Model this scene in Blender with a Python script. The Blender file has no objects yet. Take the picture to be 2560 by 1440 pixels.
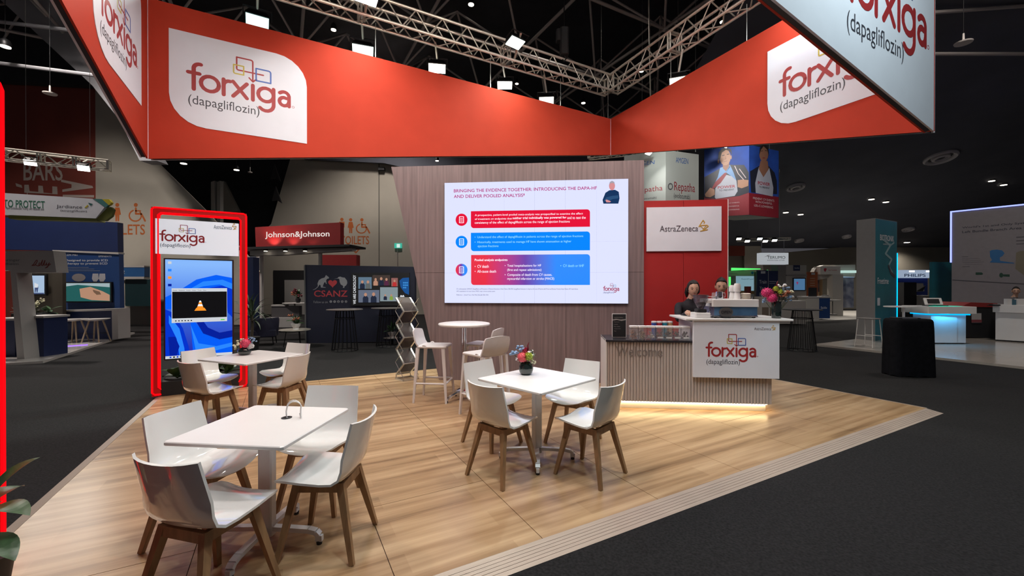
import bpy, bmesh, math, random
from mathutils import Vector, Matrix
random.seed(7)
R = math.radians
scene = bpy.context.scene
COL = scene.collection

# ------------------------------------------------------------------ camera, world, exposure
FPX, YH, CX, HC = 1053.0, 716.0, 1280.0, 1.57      # focal length in px of a 2560 px frame, horizon row, eye height
cam_d = bpy.data.cameras.new('camera'); cam = bpy.data.objects.new('camera', cam_d); COL.objects.link(cam)
cam_d.sensor_width = 36.0; cam_d.lens = 36.0 * FPX / 2560.0
cam_d.clip_start = 0.05; cam_d.clip_end = 200
cam.location = (0, 0, HC)
cam.rotation_euler = (R(90) + math.atan((YH - 720) / FPX), 0, 0)
scene.camera = cam
w = bpy.data.worlds.new('world'); scene.world = w; w.use_nodes = True
w.node_tree.nodes['Background'].inputs[0].default_value = (0.75, 0.72, 0.80, 1)
w.node_tree.nodes['Background'].inputs[1].default_value = 0.065
scene.view_settings.view_transform = 'Standard'
scene.view_settings.look = 'None'
scene.view_settings.exposure = 0.15
scene.view_settings.gamma = 1.0
scene.view_settings.use_curve_mapping = False

cy = scene.cycles
cy.max_bounces = 4; cy.diffuse_bounces = 3; cy.glossy_bounces = 3; cy.transmission_bounces = 3; cy.transparent_max_bounces = 6
cy.caustics_reflective = False; cy.caustics_refractive = False; cy.sample_clamp_indirect = 4.0
cy.use_adaptive_sampling = True; cy.adaptive_threshold = 0.08; cy.adaptive_min_samples = 16

def area_light(name, loc, target, power, color, sx, sy=None, spread=180):
    d = bpy.data.lights.new(name, 'AREA'); d.energy = power; d.color = color
    d.shape = 'RECTANGLE'; d.size = sx; d.size_y = sy or sx; d.spread = R(spread)
    o = bpy.data.objects.new(name, d); COL.objects.link(o); o.location = loc
    o.rotation_euler = (Vector(target) - Vector(loc)).to_track_quat('-Z', 'Y').to_euler()
    return o
def spot_light(name, loc, target, power, color, angle, blend=0.5, radius=0.1):
    d = bpy.data.lights.new(name, 'SPOT'); d.energy = power; d.color = color
    d.spot_size = R(angle); d.spot_blend = blend; d.shadow_soft_size = radius
    o = bpy.data.objects.new(name, d); COL.objects.link(o); o.location = loc
    o.rotation_euler = (Vector(target) - Vector(loc)).to_track_quat('-Z', 'Y').to_euler()
    return o
# unseen hall fill: spots without housings, added high under the roof
for k, (x, y, p) in enumerate([(-14, 10.5, 1250), (-6.5, 20, 780), (2, 15, 200), (11, 8.5, 330), (3.5, 0.8, 110)]):
    spot_light('house_fill', (x, y, 11.3), (x, y + 0.5, 0), p * 4.0, (1.0, 0.90, 0.82), 128, 0.8, 0.5)

# ------------------------------------------------------------------ pixel -> world helpers
def P(px, py, Y):
    return Vector(((px - CX) / FPX * Y, Y, HC + (YH - py) / FPX * Y))
def G(px, py, z=0.0):
    Y = FPX * (HC - z) / (py - YH)
    return Vector(((px - CX) / FPX * Y, Y, z))
A = R(28.6)                                      # the stand's grid is turned against the view
U = Vector((math.cos(A), math.sin(A), 0)); V = Vector((-math.sin(A), math.cos(A), 0))
def UN(u, n, z=0.0):
    p = U * u + V * n; p.z = z
    return p

# ------------------------------------------------------------------ materials
MATS = {}
def mat(name, col, rough=0.5, metal=0.0, emit=None, strength=1.0, noise=0.0, nscale=8.0, bump=0.0, spec=0.5, stretch=None, trans=0.0, coat=0.0, col2=None, alpha=1.0):
    if name in MATS: return MATS[name]
    m = bpy.data.materials.new(name); m.use_nodes = True
    nt = m.node_tree; b = nt.nodes['Principled BSDF']
    b.inputs['Base Color'].default_value = (*col, 1); b.inputs['Roughness'].default_value = rough
    b.inputs['Metallic'].default_value = metal; b.inputs['Specular IOR Level'].default_value = spec
    b.inputs['Coat Weight'].default_value = coat; b.inputs['Alpha'].default_value = alpha
    b.inputs['Transmission Weight'].default_value = trans
    if emit is not None:
        b.inputs['Emission Color'].default_value = (*emit, 1); b.inputs['Emission Strength'].default_value = strength
    if noise > 0 or bump > 0 or col2:
        tc = nt.nodes.new('ShaderNodeTexCoord'); mp = nt.nodes.new('ShaderNodeMapping')
        n = nt.nodes.new('ShaderNodeTexNoise'); n.inputs['Scale'].default_value = nscale; n.inputs['Detail'].default_value = 4
        nt.links.new(tc.outputs['Object'], mp.inputs['Vector']); nt.links.new(mp.outputs['Vector'], n.inputs['Vector'])
        if stretch: mp.inputs['Scale'].default_value = stretch
        if noise > 0 or col2:
            r = nt.nodes.new('ShaderNodeValToRGB')
            c2 = col2 or tuple(min(1, c * (1 + noise)) for c in col)
            r.color_ramp.elements[0].position = 0.3; r.color_ramp.elements[1].position = 0.7
            r.color_ramp.elements[0].color = (*[c * (1 - noise) for c in col], 1); r.color_ramp.elements[1].color = (*c2, 1)
            nt.links.new(n.outputs['Fac'], r.inputs['Fac']); nt.links.new(r.outputs['Color'], b.inputs['Base Color'])
        if bump > 0:
            bp = nt.nodes.new('ShaderNodeBump'); bp.inputs['Strength'].default_value = bump; bp.inputs['Distance'].default_value = 0.01
            nt.links.new(n.outputs['Fac'], bp.inputs['Height']); nt.links.new(bp.outputs['Normal'], b.inputs['Normal'])
    MATS[name] = m
    return m
def emi(name, col, strength=1.0):
    m = mat(name, (0.004, 0.004, 0.004), 0.8, emit=col, strength=strength, spec=0.0)
    m.cycles.emission_sampling = 'FRONT' if name in ('led_white', 'neon_red', 'strip_warm') else 'NONE'
    return m
def printed(name, col, rough=0.5):                  # flat print on boards
    return mat(name, col, rough, noise=0.03, nscale=3)

# carpet
m_carpet = mat('carpet', (0.0155, 0.0148, 0.0155), 0.95, noise=0.45, nscale=60, bump=0.6, spec=0.15)
def wood_floor():
    m = bpy.data.materials.new('wood_vinyl'); m.use_nodes = True; nt = m.node_tree; b = nt.nodes['Principled BSDF']
    N = nt.nodes.new; L = nt.links.new
    tc = N('ShaderNodeTexCoord')
    mp = N('ShaderNodeMapping'); mp.inputs['Scale'].default_value = (0.5, 9.5, 1.0); L(tc.outputs['Object'], mp.inputs['Vector'])
    n1 = N('ShaderNodeTexNoise'); n1.inputs['Scale'].default_value = 1.0; n1.inputs['Detail'].default_value = 3; n1.inputs['Roughness'].default_value = 0.55
    L(mp.outputs['Vector'], n1.inputs['Vector'])
    br = N('ShaderNodeTexBrick'); br.inputs['Scale'].default_value = 1.0; br.inputs['Brick Width'].default_value = 1.25; br.inputs['Row Height'].default_value = 0.19
    br.inputs['Mortar Size'].default_value = 0.0; br.inputs['Bias'].default_value = 0.0
    br.inputs['Color1'].default_value = (0, 0, 0, 1); br.inputs['Color2'].default_value = (1, 1, 1, 1); L(tc.outputs['Object'], br.inputs['Vector'])
    mp2 = N('ShaderNodeMapping'); mp2.inputs['Scale'].default_value = (3.0, 70.0, 1.0); L(tc.outputs['Object'], mp2.inputs['Vector'])
    n2 = N('ShaderNodeTexNoise'); n2.inputs['Scale'].default_value = 1.0; n2.inputs['Detail'].default_value = 2; L(mp2.outputs['Vector'], n2.inputs['Vector'])
    ad = N('ShaderNodeMath'); ad.operation = 'MULTIPLY_ADD'; L(br.outputs['Color'], ad.inputs[0]); ad.inputs[1].default_value = 0.13; L(n1.outputs['Fac'], ad.inputs[2])
    ad2 = N('ShaderNodeMath'); ad2.operation = 'MULTIPLY_ADD'; L(n2.outputs['Fac'], ad2.inputs[0]); ad2.inputs[1].default_value = 0.14; L(ad.outputs[0], ad2.inputs[2])
    r = N('ShaderNodeValToRGB'); e = r.color_ramp.elements
    e[0].position = 0.36; e[0].color = (0.155, 0.084, 0.038, 1); e[1].position = 0.86; e[1].color = (0.520, 0.355, 0.205, 1)
    e2 = r.color_ramp.elements.new(0.58); e2.color = (0.345, 0.212, 0.110, 1)
    L(ad2.outputs[0], r.inputs['Fac']); L(r.outputs['Color'], b.inputs['Base Color'])
    b.inputs['Roughness'].default_value = 0.30; b.inputs['Specular IOR Level'].default_value = 0.45
    bp = N('ShaderNodeBump'); bp.inputs['Strength'].default_value = 0.06; bp.inputs['Distance'].default_value = 0.004
    L(n2.outputs['Fac'], bp.inputs['Height']); L(bp.outputs['Normal'], b.inputs['Normal'])
    return m
m_wood = wood_floor()
m_ramp = mat('ramp_aluminium', (0.43, 0.345, 0.285), 0.42, 0.25, noise=0.06, nscale=4, stretch=(1, 20, 1))
m_groove = mat('groove_dark', (0.10, 0.085, 0.075), 0.8)
m_black = mat('black', (0.010, 0.010, 0.012), 0.6)
m_blackmetal = mat('black_metal', (0.015, 0.015, 0.017), 0.45, 0.6)
m_roof = mat('roof_black', (0.010, 0.010, 0.013), 0.9, noise=0.3, nscale=2)
m_tube = mat('roof_tube', (0.34, 0.31, 0.30), 0.6, 0.2)
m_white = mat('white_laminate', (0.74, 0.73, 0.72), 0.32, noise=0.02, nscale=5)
m_whitemetal = mat('white_powder_coat', (0.70, 0.69, 0.70), 0.35, noise=0.02, nscale=20)
m_shell = mat('white_gloss_plastic', (0.76, 0.765, 0.75), 0.08, spec=0.6, coat=0.6, noise=0.01, nscale=6)
m_leg = mat('beech_leg', (0.28, 0.158, 0.076), 0.5, noise=0.22, nscale=9, stretch=(4, 4, 0.5))
m_chrome = mat('chrome', (0.75, 0.75, 0.78), 0.12, 1.0)
m_alu = mat('truss_aluminium', (0.74, 0.70, 0.62), 0.38, 0.6)
m_alu2 = mat('brushed_aluminium', (0.66, 0.66, 0.62), 0.3, 0.9)
m_red = mat('red_fabric', (0.46, 0.043, 0.020), 0.75, noise=0.04, nscale=3, spec=0.2)
m_redpanel = mat('red_panel', (0.37, 0.020, 0.020), 0.45, noise=0.04, nscale=3)
m_wfab = mat('white_fabric', (0.68, 0.70, 0.77), 0.7, noise=0.02, nscale=4, spec=0.2)
m_dkframe = mat('dark_frame', (0.035, 0.033, 0.037), 0.5, 0.3)
m_lam = mat('grey_oak_laminate', (0.195, 0.145, 0.148), 0.55, noise=0.22, nscale=3.0, stretch=(9, 9, 0.35))
m_lam_gap = mat('laminate_gap', (0.06, 0.045, 0.045), 0.8)
m_slat = mat('slat_taupe', (0.46, 0.405, 0.375), 0.6, noise=0.08, nscale=7, stretch=(1, 1, 0.2))
m_logo_red = printed('logo_red', (0.33, 0.022, 0.025))
m_ink = printed('ink_charcoal', (0.045, 0.045, 0.06))
m_gold = printed('logo_gold', (0.50, 0.40, 0.06))
m_azgold = printed('emblem_gold', (0.52, 0.30, 0.03))
m_blue = printed('logo_blue', (0.06, 0.13, 0.42))
m_glassdark = mat('dark_glass', (0.012, 0.020, 0.018), 0.06, spec=0.8, coat=0.5)
m_skin = mat('skin', (0.52, 0.31, 0.22), 0.5, noise=0.05, nscale=12)
m_hair = mat('dark_hair', (0.010, 0.008, 0.007), 0.75, noise=0.3, nscale=40)
m_cloth = mat('black_cloth', (0.014, 0.014, 0.020), 0.85, noise=0.3, nscale=25)
m_concrete = mat('painted_wall', (0.34, 0.315, 0.27), 0.85, noise=0.05, nscale=0.6)
m_dkbulk = mat('dark_bulkhead', (0.060, 0.064, 0.085), 0.85, noise=0.12, nscale=0.7)
m_bulk2 = mat('charcoal_beam', (0.25, 0.25, 0.27), 0.85, noise=0.1, nscale=0.8)
m_signred = mat('wall_red', (0.16, 0.028, 0.018), 0.85, noise=0.12, nscale=0.7)
m_signorange = printed('sign_orange', (0.36, 0.095, 0.025))

# ------------------------------------------------------------------ mesh builder
class MB:
    def __init__(s): s.v = []; s.f = []; s.smooth = False
    def quad(s, *pts):
        i = len(s.v); s.v += [tuple(p) for p in pts]; s.f.append(tuple(range(i, i + len(pts)))); return s
    def box(s, x0, x1, y0, y1, z0, z1):
        i = len(s.v)
        s.v += [(x0,y0,z0),(x1,y0,z0),(x1,y1,z0),(x0,y1,z0),(x0,y0,z1),(x1,y0,z1),(x1,y1,z1),(x0,y1,z1)]
        s.f += [tuple(i + k for k in q) for q in ((0,3,2,1),(4,5,6,7),(0,1,5,4),(1,2,6,5),(2,3,7,6),(3,0,4,7))]
        return s
    def rbox(s, x0, x1, y0, y1, z0, z1, c=0.01):            # box with chamfered edges top/bottom and corners
        def ring(k, z):
            return [(x0+c+k,y0+k,z),(x1-c-k,y0+k,z),(x1-k,y0+c+k,z),(x1-k,y1-c-k,z),(x1-c-k,y1-k,z),(x0+c+k,y1-k,z),(x0+k,y1-c-k,z),(x0+k,y0+c+k,z)]
        h = c * 0.4
        rs = [ring(h, z0), ring(0, z0 + h), ring(0, z1 - h), ring(h, z1)]
        return s.rings(rs)
    def rings(s, rs, cap=True, close=True):
        i = len(s.v); n = len(rs[0])
        for r in rs: s.v += [tuple(p) for p in r]
        for a in range(len(rs) - 1):
            for k in range(n if close else n - 1):
                k2 = (k + 1) % n
                s.f.append((i + a*n + k, i + a*n + k2, i + (a+1)*n + k2, i + (a+1)*n + k))
        if cap:
            s.f.append(tuple(i + k for k in reversed(range(n)))); s.f.append(tuple(i + (len(rs)-1)*n + k for k in range(n)))
        return s
    def bar(s, p, q, r0, r1=None, n=8, cap=True, sq=None, up=None):
        p = Vector(p); q = Vector(q); r1 = r0 if r1 is None else r1
        d = (q - p)
        if d.length < 1e-7: return s
        d.normalize()
        a = (Vector(up) if up else (Vector((0, 0, 1)) if abs(d.z) < 0.95 else Vector((0, 1, 0)))).cross(d).normalized(); b = d.cross(a)
        if sq:                                           # rectangular section half sizes (along a, along b) at both ends
            (a0, b0), (a1, b1) = sq
            r = [[p + a*x*a0 + b*y*b0 for x, y in ((-1,-1),(1,-1),(1,1),(-1,1))], [q + a*x*a1 + b*y*b1 for x, y in ((-1,-1),(1,-1),(1,1),(-1,1))]]
        else:
            r = [[c + (a*math.cos(t) + b*math.sin(t))*rr for t in [2*math.pi*k/n for k in range(n)]] for c, rr in ((p, r0), (q, r1))]
        return s.rings(r, cap)
    def tube(s, pts, r, n=8, closed=False):
        pts = [Vector(p) for p in pts]; rs = []
        N = len(pts); prev = None
        for k in range(N):
            if closed: d = pts[(k+1) % N] - pts[k-1]
            else: d = pts[min(k+1, N-1)] - pts[max(k-1, 0)]
            d.normalize()
            if prev is None:
                a = (Vector((0,0,1)) if abs(d.z) < 0.9 else Vector((0,1,0))).cross(d).normalized()
            else:
                a = (prev - d * prev.dot(d)); a.normalize()
            prev = a; b = d.cross(a)
            rr = r[k] if isinstance(r, (list, tuple)) else r
            rs.append([pts[k] + (a*math.cos(t) + b*math.sin(t))*rr for t in [2*math.pi*j/n for j in range(n)]])
        if closed: rs.append(rs[0])
        return s.rings(rs, not closed)
    def lathe(s, prof, c=(0,0,0), n=20, cap=True):
        c = Vector(c)
        return s.rings([[c + Vector((r*math.cos(t), r*math.sin(t), z)) for t in [2*math.pi*k/n for k in range(n)]] for r, z in prof], cap)
    def sphere(s, c, rx, ry=None, rz=None, n=12, m=8):
        ry = ry or rx; rz = rz or rx; c = Vector(c); rs = []
        for j in range(1, m):
            ph = -math.pi/2 + math.pi*j/m
            rs.append([c + Vector((rx*math.cos(ph)*math.cos(t), ry*math.cos(ph)*math.sin(t), rz*math.sin(ph))) for t in [2*math.pi*k/n for k in range(n)]])
        i = len(s.v); s.rings(rs, False)
        b = len(s.v); s.v += [tuple(c - Vector((0,0,rz))), tuple(c + Vector((0,0,rz)))]
        top = i + (len(rs)-1)*n
        for k in range(n):
            s.f.append((i + (k+1) % n, i + k, b)); s.f.append((top + k, top + (k+1) % n, b+1))
        return s
    def prism(s, pts, y0, y1):                           # polygon in x,z given thickness in y
        i = len(s.v); n = len(pts)
        ar = sum(pts[k][0]*pts[(k+1)%n][1] - pts[(k+1)%n][0]*pts[k][1] for k in range(n))
        if ar < 0: pts = pts[::-1]
        s.v += [(x, y0, z) for x, z in pts] + [(x, y1, z) for x, z in pts]
        s.f.append(tuple(i + k for k in range(n))); s.f.append(tuple(i + n + k for k in reversed(range(n))))
        for k in range(n):
            k2 = (k+1) % n; s.f.append((i + k2, i + k, i + n + k, i + n + k2))
        return s
    def stroke(s, pts, wd, y0, y1, closed=False, cap=5):   # flat ribbon with round ends and joints in x,z
        pts = [Vector((p[0], p[1])) for p in pts]
        s.nst = (getattr(s, 'nst', -1) + 1) % 5
        segs = list(zip(pts, pts[1:] + ([pts[0]] if closed else [])))
        if not closed: segs = segs[:len(pts)-1]
        for si, (a, b) in enumerate(segs):
            d = b - a
            if d.length < 1e-9: continue
            dj = s.nst*.00017 + (si % 3)*.00006
            t = math.atan2(d.y, d.x); h = wd/2; o = []
            for k in range(cap + 1):
                q = t - math.pi/2 + math.pi*k/cap; o.append((b.x + h*math.cos(q), b.y + h*math.sin(q)))
            for k in range(cap + 1):
                q = t + math.pi/2 + math.pi*k/cap; o.append((a.x + h*math.cos(q), a.y + h*math.sin(q)))
            s.prism(o, y0 - dj, y1)
        return s
    def mesh(s, name, m=None, smooth=False, angle=None):
        me = bpy.data.meshes.new(name); me.from_pydata(s.v, [], s.f); me.update()
        if m: me.materials.append(m)
        if smooth or s.smooth:
            for p in me.polygons: p.use_smooth = True
            if angle: me.set_sharp_from_angle(angle=R(angle))
        return me
    def build(s, name, m, parent=None, smooth=False, angle=40, **kw):
        return obj(name, s.mesh(name, m, smooth, angle), parent, **kw)
def obj(name, me, parent=None, loc=None, rz=None):
    o = bpy.data.objects.new(name, me); COL.objects.link(o)
    if parent is not None: o.parent = parent
    if loc is not None: o.location = loc
    if rz is not None: o.rotation_euler = (0, 0, rz)
    return o
def tag(o, label=None, cat=None, group=None, kind=None):
    if label: o['label'] = label
    if cat: o['category'] = cat
    if group: o['group'] = group
    if kind: o['kind'] = kind
    return o
def thing(name, label, cat, loc=(0,0,0), rz=0.0, group=None, kind=None):
    o = bpy.data.objects.new(name, None); COL.objects.link(o); o.location = loc; o.rotation_euler = (0,0,rz)
    o.empty_display_size = 0.1
    return tag(o, label, cat, group, kind)
def struct(name, mb, m, smooth=False, **kw):
    o = mb.build(name, m, None, smooth, **kw); o['kind'] = 'structure'; return o
def sub_empty(name, frame, parent):
    o = bpy.data.objects.new(name, None); COL.objects.link(o); o.parent = parent; o.empty_display_size = .1
    M = Matrix.Translation(frame.loc) @ Matrix.Rotation(frame.rz, 4, 'Z')
    PM = Matrix.Translation(parent.location) @ parent.rotation_euler.to_matrix().to_4x4()
    o.matrix_basis = PM.inverted() @ M
    return o
def copy_tree(o, parent=None):
    c = o.copy(); COL.objects.link(c); c.parent = parent
    for ch in list(o.children): copy_tree(ch, c)
    return c
# text as mesh, in local x,z plane facing -y, fitted to a box
_tc = {}
def text_mesh(body, bold=0.0):
    bold = 0.0 if 'M' in body else min(bold, .012)
    k = (body, bold)
    if k in _tc: return _tc[k]
    c = bpy.data.curves.new('t', 'FONT'); c.body = body; c.resolution_u = 3; c.offset = bold; c.fill_mode = 'FRONT'
    o = bpy.data.objects.new('t', c); me = bpy.data.meshes.new_from_object(o)
    v = [tuple(x.co[:2]) for x in me.vertices]; f = [tuple(p.vertices) for p in me.polygons]
    bpy.data.objects.remove(o); bpy.data.curves.remove(c); bpy.data.meshes.remove(me)
    _tc[k] = (v, f); return v, f
def text(body, x0, z0, x1, z1, m, parent, y=-0.0018, bold=0.0, name='lettering', slant=0.0, rot=False, th=0.0):
    v, f = text_mesh(body, bold)
    if not v: return None
    ax, bx = min(p[0] for p in v), max(p[0] for p in v); ay, by = min(p[1] for p in v), max(p[1] for p in v)
    mb = MB()
    for p in v:
        a = (p[0]-ax)/(bx-ax); b = (p[1]-ay)/(by-ay)
        if rot: a, b = 1 - b, a                          # reads bottom to top
        mb.v.append((x0 + (x1-x0)*a + slant*b*(z1-z0), y, z0 + (z1-z0)*b))
    mb.f = list(f)
    if rot: pass
    return mb.build(name, m, parent)

class Frame:
    """A vertical plane: left point at pixel column pxL and depth YL, right one likewise; local x runs left to right, y away from the viewer, z up from the floor."""
    def __init__(s, pxL, YL, pxR, YR, z=0.0):
        a = Vector(((pxL-CX)/FPX*YL, YL)); b = Vector(((pxR-CX)/FPX*YR, YR)); s.a = a; d = b - a
        s.rz = math.atan2(d.y, d.x); s.w = d.length; s.d = d.normalized(); s.loc = Vector((a.x, a.y, z)); s.z = z
    def xz(s, px, py):
        r = (px-CX)/FPX                                  # a + d*t = (r*Y, Y)
        t = (r*s.a.y - s.a.x) / (s.d.x - r*s.d.y)
        Y = s.a.y + s.d.y*t
        return t, HC + (YH-py)/FPX*Y - s.z
    def poly(s, pts, m, parent, y=-0.003, th=0.002, name='print'):
        return MB().prism([s.xz(*p) for p in pts], y, y + th).build(name, m, parent)
    def rect(s, x0, y0, x1, y1, m, parent, y=-0.003, th=0.002, name='print'):
        a = s.xz(x0, y1); b = s.xz(x1, y0)
        return MB().box(a[0], b[0], y, y + th, a[1], b[1]).build(name, m, parent)
    def text(s, body, x0, yb, x1, yt, m, parent, **kw):   # left-bottom pixel, right-top pixel
        a = s.xz(x0, yb); b = s.xz(x1, yt)
        return text(body, a[0], a[1], b[0], b[1], m, parent, **kw)
    def line(s, pts, wd, m, parent, y=-0.003, closed=False, name='print'):
        return MB().stroke([s.xz(*p) for p in pts], wd, y, y + 0.002, closed).build(name, m, parent)
    def thing(s, name, label, cat, **kw): return thing(name, label, cat, s.loc, s.rz, **kw)

def arc(cx, cz, r, a0, a1, n=10, rz=None):
    rz = rz or r
    return [(cx + r*math.cos(R(a0 + (a1-a0)*k/n)), cz + rz*math.sin(R(a0 + (a1-a0)*k/n))) for k in range(n+1)]
def rrect(x0, z0, x1, z1, r, corners='abcd', n=6):        # a bottom-left, b bottom-right, c top-right, d top-left
    o = []
    o += arc(x0+r, z0+r, r, 180, 270, n) if 'a' in corners else [(x0, z0)]
    o += arc(x1-r, z0+r, r, 270, 360, n) if 'b' in corners else [(x1, z0)]
    o += arc(x1-r, z1-r, r, 0, 90, n) if 'c' in corners else [(x1, z1)]
    o += arc(x0+r, z1-r, r, 90, 180, n) if 'd' in corners else [(x0, z1)]
    return o
def wordmark(parent, x, z, s, y=-0.004, mats=None, generic=True, sz=None):
    """The red rounded word with three linked squares above and the drug's name below; x,z is the baseline start, s the x-height."""
    mr, mi, mg, mbl = mats or (m_logo_red, m_ink, m_gold, m_blue)
    t = lambda pts: [(x + px*s, z + pz*(sz or s)) for px, pz in pts]
    w_ = 0.215*s; y1 = y + 0.002; m = MB()
    def st(pts, closed=False, w=w_): m.stroke(t(pts), w, y, y1, closed)
    st([(.27,0),(.27,1.25)] + arc(.57,1.25,.30,170,80,5)); st([(.0,.97),(.55,.97)])
    st(arc(1.07,.48,.45,0,360,16)[:-1], True)
    st([(1.76,0),(1.76,.95)]); st([(1.76,.55)] + arc(2.05,.60,.29,165,80,4))
    st([(2.25,.93),(2.98,.02)]); st([(2.98,.93),(2.25,.02)])
    st([(3.30,0),(3.30,.93)])
    st(arc(4.02,.48,.43,0,360,16)[:-1], True); st([(4.45,.93),(4.45,-.1)] + arc(4.02,-.12,.43,-8,-140,6))
    st([(4.80,.80)] + arc(5.05,.62,.29,120,10,5) + [(5.34,0)]); st(arc(5.05,.27,.27,60,330,9) + [(5.34,.3)])
    m.build('lettering', mr, parent)
    m = MB(); k = .085*s
    m.stroke(t([(3.30,1.15),(3.30,2.40)] + arc(3.20,2.40,.1,0,90,3) + [(2.44,2.50),(2.44,1.8)] + arc(2.53,1.8,.09,180,270,3) + [(3.88,1.71)]), k, y, y1)
    m.stroke(t([(3.10,1.36),(3.30,1.15),(3.50,1.36)]), k, y, y1); m.build('emblem', mr, parent)
    MB().stroke(t(arc(2.36,1.54,.08,180,270,3) + [(2.81,1.46),(2.81,2.0),(2.28,2.0)]), k*.9, y-.0004, y1, True).build('emblem', mg, parent)
    MB().stroke(t([(3.48,1.28),(4.29,1.28)] + arc(4.17,1.93,.12,0,90,3) + [(3.48,2.05)]), k, y-.0008, y1, True).build('emblem', mbl, parent)
    if generic: text('(dapagliflozin)', x, z - 1.08*(sz or s), x + 3.66*s, z - .36*(sz or s), mi, parent, y, name='lettering')
    MB().stroke(t(arc(5.58,.02,.07,0,360,8)[:-1]), .02*s, y, y1, True).build('emblem', mr, parent)
def az_mark(parent, x0, z0, x1, z1, y=-0.004, mi=None, mg=None):
    """Dark word followed by a folded gold ribbon emblem."""
    mi = mi or m_ink; mg = mg or m_azgold; w_ = x1 - x0; h = z1 - z0
    text('AstraZeneca', x0, z0, x0 + w_*.79, z0 + h*.55, mi, parent, y)
    ex = x0 + w_*.80; ew = w_*.20
    q = lambda p: [(ex + a*ew, z0 + b*h) for a, b in p]
    m = MB(); k = h*.075
    m.stroke(q([(.02,.42),(.45,1.0),(.60,.82),(.55,.72)]), k, y, y+.002)
    m.stroke(q([(.02,.42),(.15,.52),(.85,.55),(.98,.45),(.45,.08)]), k, y, y+.002)
    m.stroke(q([(.15,.50),(.50,.22),(.75,.52)]), k*.7, y, y+.002)
    m.stroke(q([(.20,.02),(.90,.14)]), k, y, y+.002)
    m.build('emblem', mg, parent)
# ================================================================== the setting
ZC = -0.03                                             # hall carpet lies a ramp's height below the stand floor
floor = struct('floor', MB().box(-40, 45, -8, 45, ZC - 0.1, ZC), m_carpet)
ceil = struct('ceiling', MB().box(-40, 45, -8, 45, 13.0, 13.1), m_roof)
# roof space frame, tubes between nodes of two layers, as parts of the ceiling
unit = MB().bar((0,0,0), (0,0,1), 1, n=6).mesh('roof_tube', m_tube, True)
def roof_tube(p, q, r):
    p = Vector(p); q = Vector(q); d = q - p
    o = obj('roof_tube', unit, ceil); o.location = p; o.rotation_mode = 'QUATERNION'
    o.rotation_quaternion = d.to_track_quat('Z', 'Y'); o.scale = (r, r, d.length)
nodes = MB()
S = 3.6
for i in range(-3, 6):
    for j in range(0, 6):
        lo = UN(i*S + 0.6, 6.5 + j*S, 10.3)
        hi = UN(i*S + 0.6 + S/2, 6.5 + j*S + S/2, 12.3)
        if lo.y < 5 or lo.y > 30: continue
        if i < 5 and j < 5:
            roof_tube(lo, UN((i+1)*S + 0.6, 6.5 + j*S, 10.3), 0.055)
            roof_tube(lo, UN(i*S + 0.6, 6.5 + (j+1)*S, 10.3), 0.055)
            for a, b in ((0,0),(1,0),(0,1),(1,1)):
                roof_tube(UN((i+a)*S + 0.6, 6.5 + (j+b)*S, 10.3), hi, 0.042)
        nodes.sphere(lo, 0.10, n=8, m=6)
nodes.build('roof_node', m_tube, ceil, True)

# left: red cafe wall and pale wall with toilet signs, under a raking dark beam
fA = Frame(-260, 17.0, 620, 17.0)
wl = thing('wall_left', None, None, fA.loc, fA.rz, kind='structure')
fA.poly([(240, 120), (300, 300), (392, 402), (512, 522), (640, 660), (640, 812), (240, 812)], m_concrete, wl, 0.0, 0.03, 'wall_panel')
fA.poly([(-260, 120), (240, 120), (240, 812), (-260, 812)], m_signred, wl, 0.0, 0.3, 'wall_panel')
m_pale = printed('pale_letter', (0.36, 0.31, 0.28))
fA.text('BARS', 60, 452, 158, 405, m_pale, wl, bold=0.03)
fA.text('CAFÉ', 62, 900, 236, 445, m_pale, wl, bold=0.03, rot=True) if False else None
# the big word reads on its side: bold E with accent and A
for pts in ([(62,462),(73,462),(75,478),(97,480),(97,464),(108,465),(110,482),(132,484),(132,466),(144,467),(145,486),(62,482)],
            [(40,458),(55,463),(57,470),(42,466)],
            [(154,449),(232,465),(234,470),(157,480),(157,474),(180,470),(180,461),(154,455)], [(158,487),(236,488),(236,494),(158,493)]):
    fA.poly(pts, m_pale, wl, name='lettering')
def pict(f, parent, x, y, s, kind):
    """toilet pictograms; x centre, y foot, s height in px"""
    c = [(x + s*.11*math.cos(t), y - s*.88 + s*.11*math.sin(t)) for t in [k*math.pi/5 for k in range(10)]]
    if kind == 'wheel':
        f.poly([(a + s*.05, b) for a, b in c], m_signorange, parent, name='pictogram')
        f.line([(x+s*.05, y-s*.70), (x+s*.05, y-s*.40), (x+s*.35, y-s*.40), (x+s*.55, y-s*.02)], s*.10*f.k, m_signorange, parent, name='pictogram')
        f.line([(x + s*.02 + s*.33*math.cos(R(t)), y - s*.30 - s*.30*math.sin(R(t))) for t in range(110, 400, 24)], s*.075*f.k, m_signorange, parent, name='pictogram')
        f.line([(x+s*.05, y-s*.56), (x+s*.30, y-s*.56)], s*.07*f.k, m_signorange, parent, name='pictogram')
        return
    f.poly(c, m_signorange, parent, name='pictogram')
    if kind == 'man':
        f.poly([(x-s*.17,y-s*.74),(x+s*.17,y-s*.74),(x+s*.17,y-s*.36),(x+s*.11,y-s*.36),(x+s*.10,y),(x+s*.02,y),(x,y-s*.36),(x-s*.02,y),(x-s*.10,y),(x-s*.11,y-s*.36),(x-s*.17,y-s*.36)], m_signorange, parent, name='pictogram')
    else:
        f.poly([(x-s*.12,y-s*.74),(x+s*.12,y-s*.74),(x+s*.20,y-s*.36),(x+s*.11,y-s*.34),(x+s*.10,y),(x+s*.02,y),(x,y-s*.34),(x-s*.02,y),(x-s*.10,y),(x-s*.11,y-s*.34),(x-s*.20,y-s*.36)], m_signorange, parent, name='pictogram')
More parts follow.
